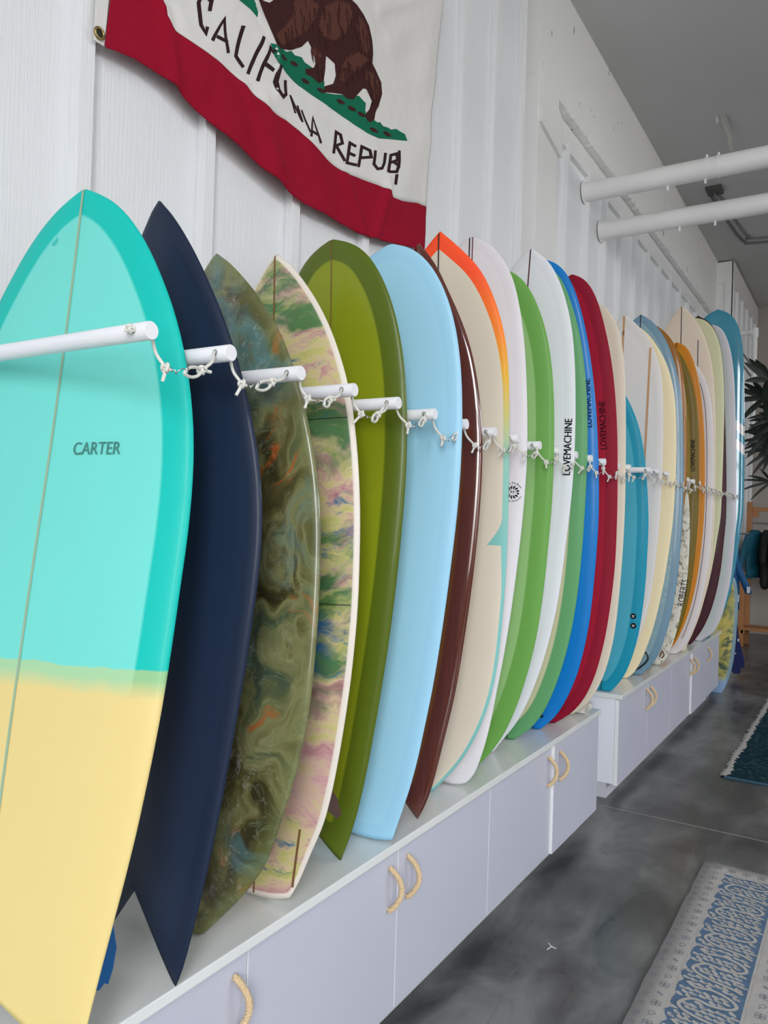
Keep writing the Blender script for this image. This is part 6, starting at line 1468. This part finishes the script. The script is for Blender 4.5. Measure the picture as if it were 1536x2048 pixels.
# white pipe stand in the far corner
ps = thing('corner_pipe', 'white pipe with elbow standing off the corner pier', 'pipe', (0, 10.4, 0))
obj('upright', tube(bmesh.new(), ((.489, 0, 2.72), (.489, 0, 3.90)), .031, 16), M_trim, ps, True, 40)
obj('arm', tube(bmesh.new(), ((.28, 0, 3.905), (.47, 0, 3.905)), .029, 16), M_trim, ps, True, 40)
bm = tube(bmesh.new(), ((.435, 0, 3.905), (.489, 0, 3.905)), .041, 16)
obj('elbow', bm, M_trim, ps, True, 40)
obj('elbow_collar', tube(bmesh.new(), ((.489, 0, 3.84), (.489, 0, 3.95)), .041, 16), M_trim, ps, True, 40)
for d in (0, .07):
    obj('diagonal_brace', poly_extrude(bmesh.new(), [(.288, .02, 3.78-d*2), (.288, .02, 3.74-d*2), (.46, .02, 3.48-d*2), (.46, .02, 3.52-d*2)], (0, .03, 0)), M_grey, ps)

# palm in a pot, only its left fronds in view
M_leaf = plain('dark_palm_leaf', (16, 30, 20), .5, .3, 9)
M_cane = plain('palm_cane', (44, 44, 34), .7)
palm = thing('potted_palm', 'dark-leaved potted palm at the right edge near the far end', 'plant', (1.30, 8.95, 0))
bm = bmesh.new()
prof = [(.0, .0), (.20, .0), (.24, .1), (.27, .4), (.28, .42), (.25, .42), (.24, .36), (0, .36)]
rings = []
for r_, z in prof: rings.append([bm.verts.new((max(r_, .001)*math.cos(2*math.pi*k/24), max(r_, .001)*math.sin(2*math.pi*k/24), z)) for k in range(24)])
for a, b in zip(rings, rings[1:]):
    for k in range(24): bm.faces.new((a[k], a[(k+1) % 24], b[(k+1) % 24], b[k]))
obj('pot', bm, plain('grey_glazed_pot', (120, 120, 122), .4), palm, True, 40)
canes = [((0, 0, .36), (-.05, .02, 1.2), (-.16, 0, 2.2)), ((.05, .05, .36), (.0, .0, 1.6), (-.10, -.05, 2.75)), ((-.06, -.04, .36), (-.16, -.02, 1.1), (-.24, -.04, 1.75)), ((.08, 0, .36), (.1, 0, 1.5), (.05, .02, 2.6))]
for c_ in canes: obj('cane', tube(bmesh.new(), catmull(c_, 6), .012, 7), M_cane, palm, True)
def frond(base, hub, spread, n, ln, wd, tiltdir, seed):
    hub = tuple(Vector(hub)+Vector((-.12, 0, .02)))
    rg_ = random.Random(seed)
    o = obj('frond_stalk', tube(bmesh.new(), catmull([base, (Vector(base)+Vector(hub))*.5+Vector((0, 0, .05)), hub], 5), .004, 5), M_cane, palm, True)
    for k in range(n):
        a = -spread/2+spread*k/(n-1)+rg_.uniform(-.12, .12)
        d = Vector(tiltdir).normalized()
        up_ = Vector((0, 0, 1))
        sd = d.cross(up_)
        sd = sd.normalized() if sd.length > .1 else Vector((1, 0, 0))
        u = (d*math.cos(a)+sd*math.sin(a)*.55+up_*math.sin(a)*.85).normalized()
        wv_ = u.cross(Vector((.3, -1, .2))).normalized()
        L_ = ln*(.75+.35*math.cos(a*.8))*rg_.uniform(.85, 1.1)
        V, F = [], []
        for s_ in range(8):
            q = s_/7
            w_ = wd*(math.sin(math.pi*min(1, .12+.88*q))**.8)*(1 if q < .95 else .6)
            p = Vector(hub)+u*(L_*q)+Vector((0, 0, -.18*L_*q*q))
            V += [tuple(p+wv_*w_), tuple(p+u.cross(wv_)*(-.18*w_)), tuple(p-wv_*w_)]
            if s_:
                b_ = 3*s_
                F += [(b_-3, b_-2, b_+1, b_), (b_-2, b_-1, b_+2, b_+1)]
        obj('leaflet', (V, [], F), M_leaf, o, True)
frond((-.16, 0, 2.2), (-.33, .02, 2.50), 4.6, 11, .32, .024, (-1, 0, .1), 1)
frond((-.10, -.05, 2.75), (-.40, -.03, 2.84), 4.2, 9, .36, .030, (-.9, -.1, .5), 2)
frond((-.16, 0, 2.2), (-.30, -.08, 2.30), 4.0, 10, .30, .020, (-.9, -.1, -.2), 3)
frond((.05, .02, 2.6), (-.26, .05, 2.62), 4.5, 10, .34, .024, (-1, .1, .0), 4)
frond((-.24, -.04, 1.75), (-.32, -.05, 1.97), 1.8, 5, .26, .014, (-1, 0, .2), 5)
frond((.05, .02, 2.6), (-.12, .0, 3.05), 3.6, 8, .32, .028, (-.5, 0, .8), 6)
frond((-.10, -.05, 2.75), (-.38, -.06, 3.02), 2.6, 6, .34, .032, (-.6, -.1, .9), 7)
frond((.0, .0, 2.4), (-.30, .0, 2.42), 4.6, 12, .32, .022, (-1, 0, .0), 8)
frond((-.16, 0, 2.2), (-.22, -.06, 2.66), 4.6, 12, .34, .026, (-.8, 0, .3), 9)
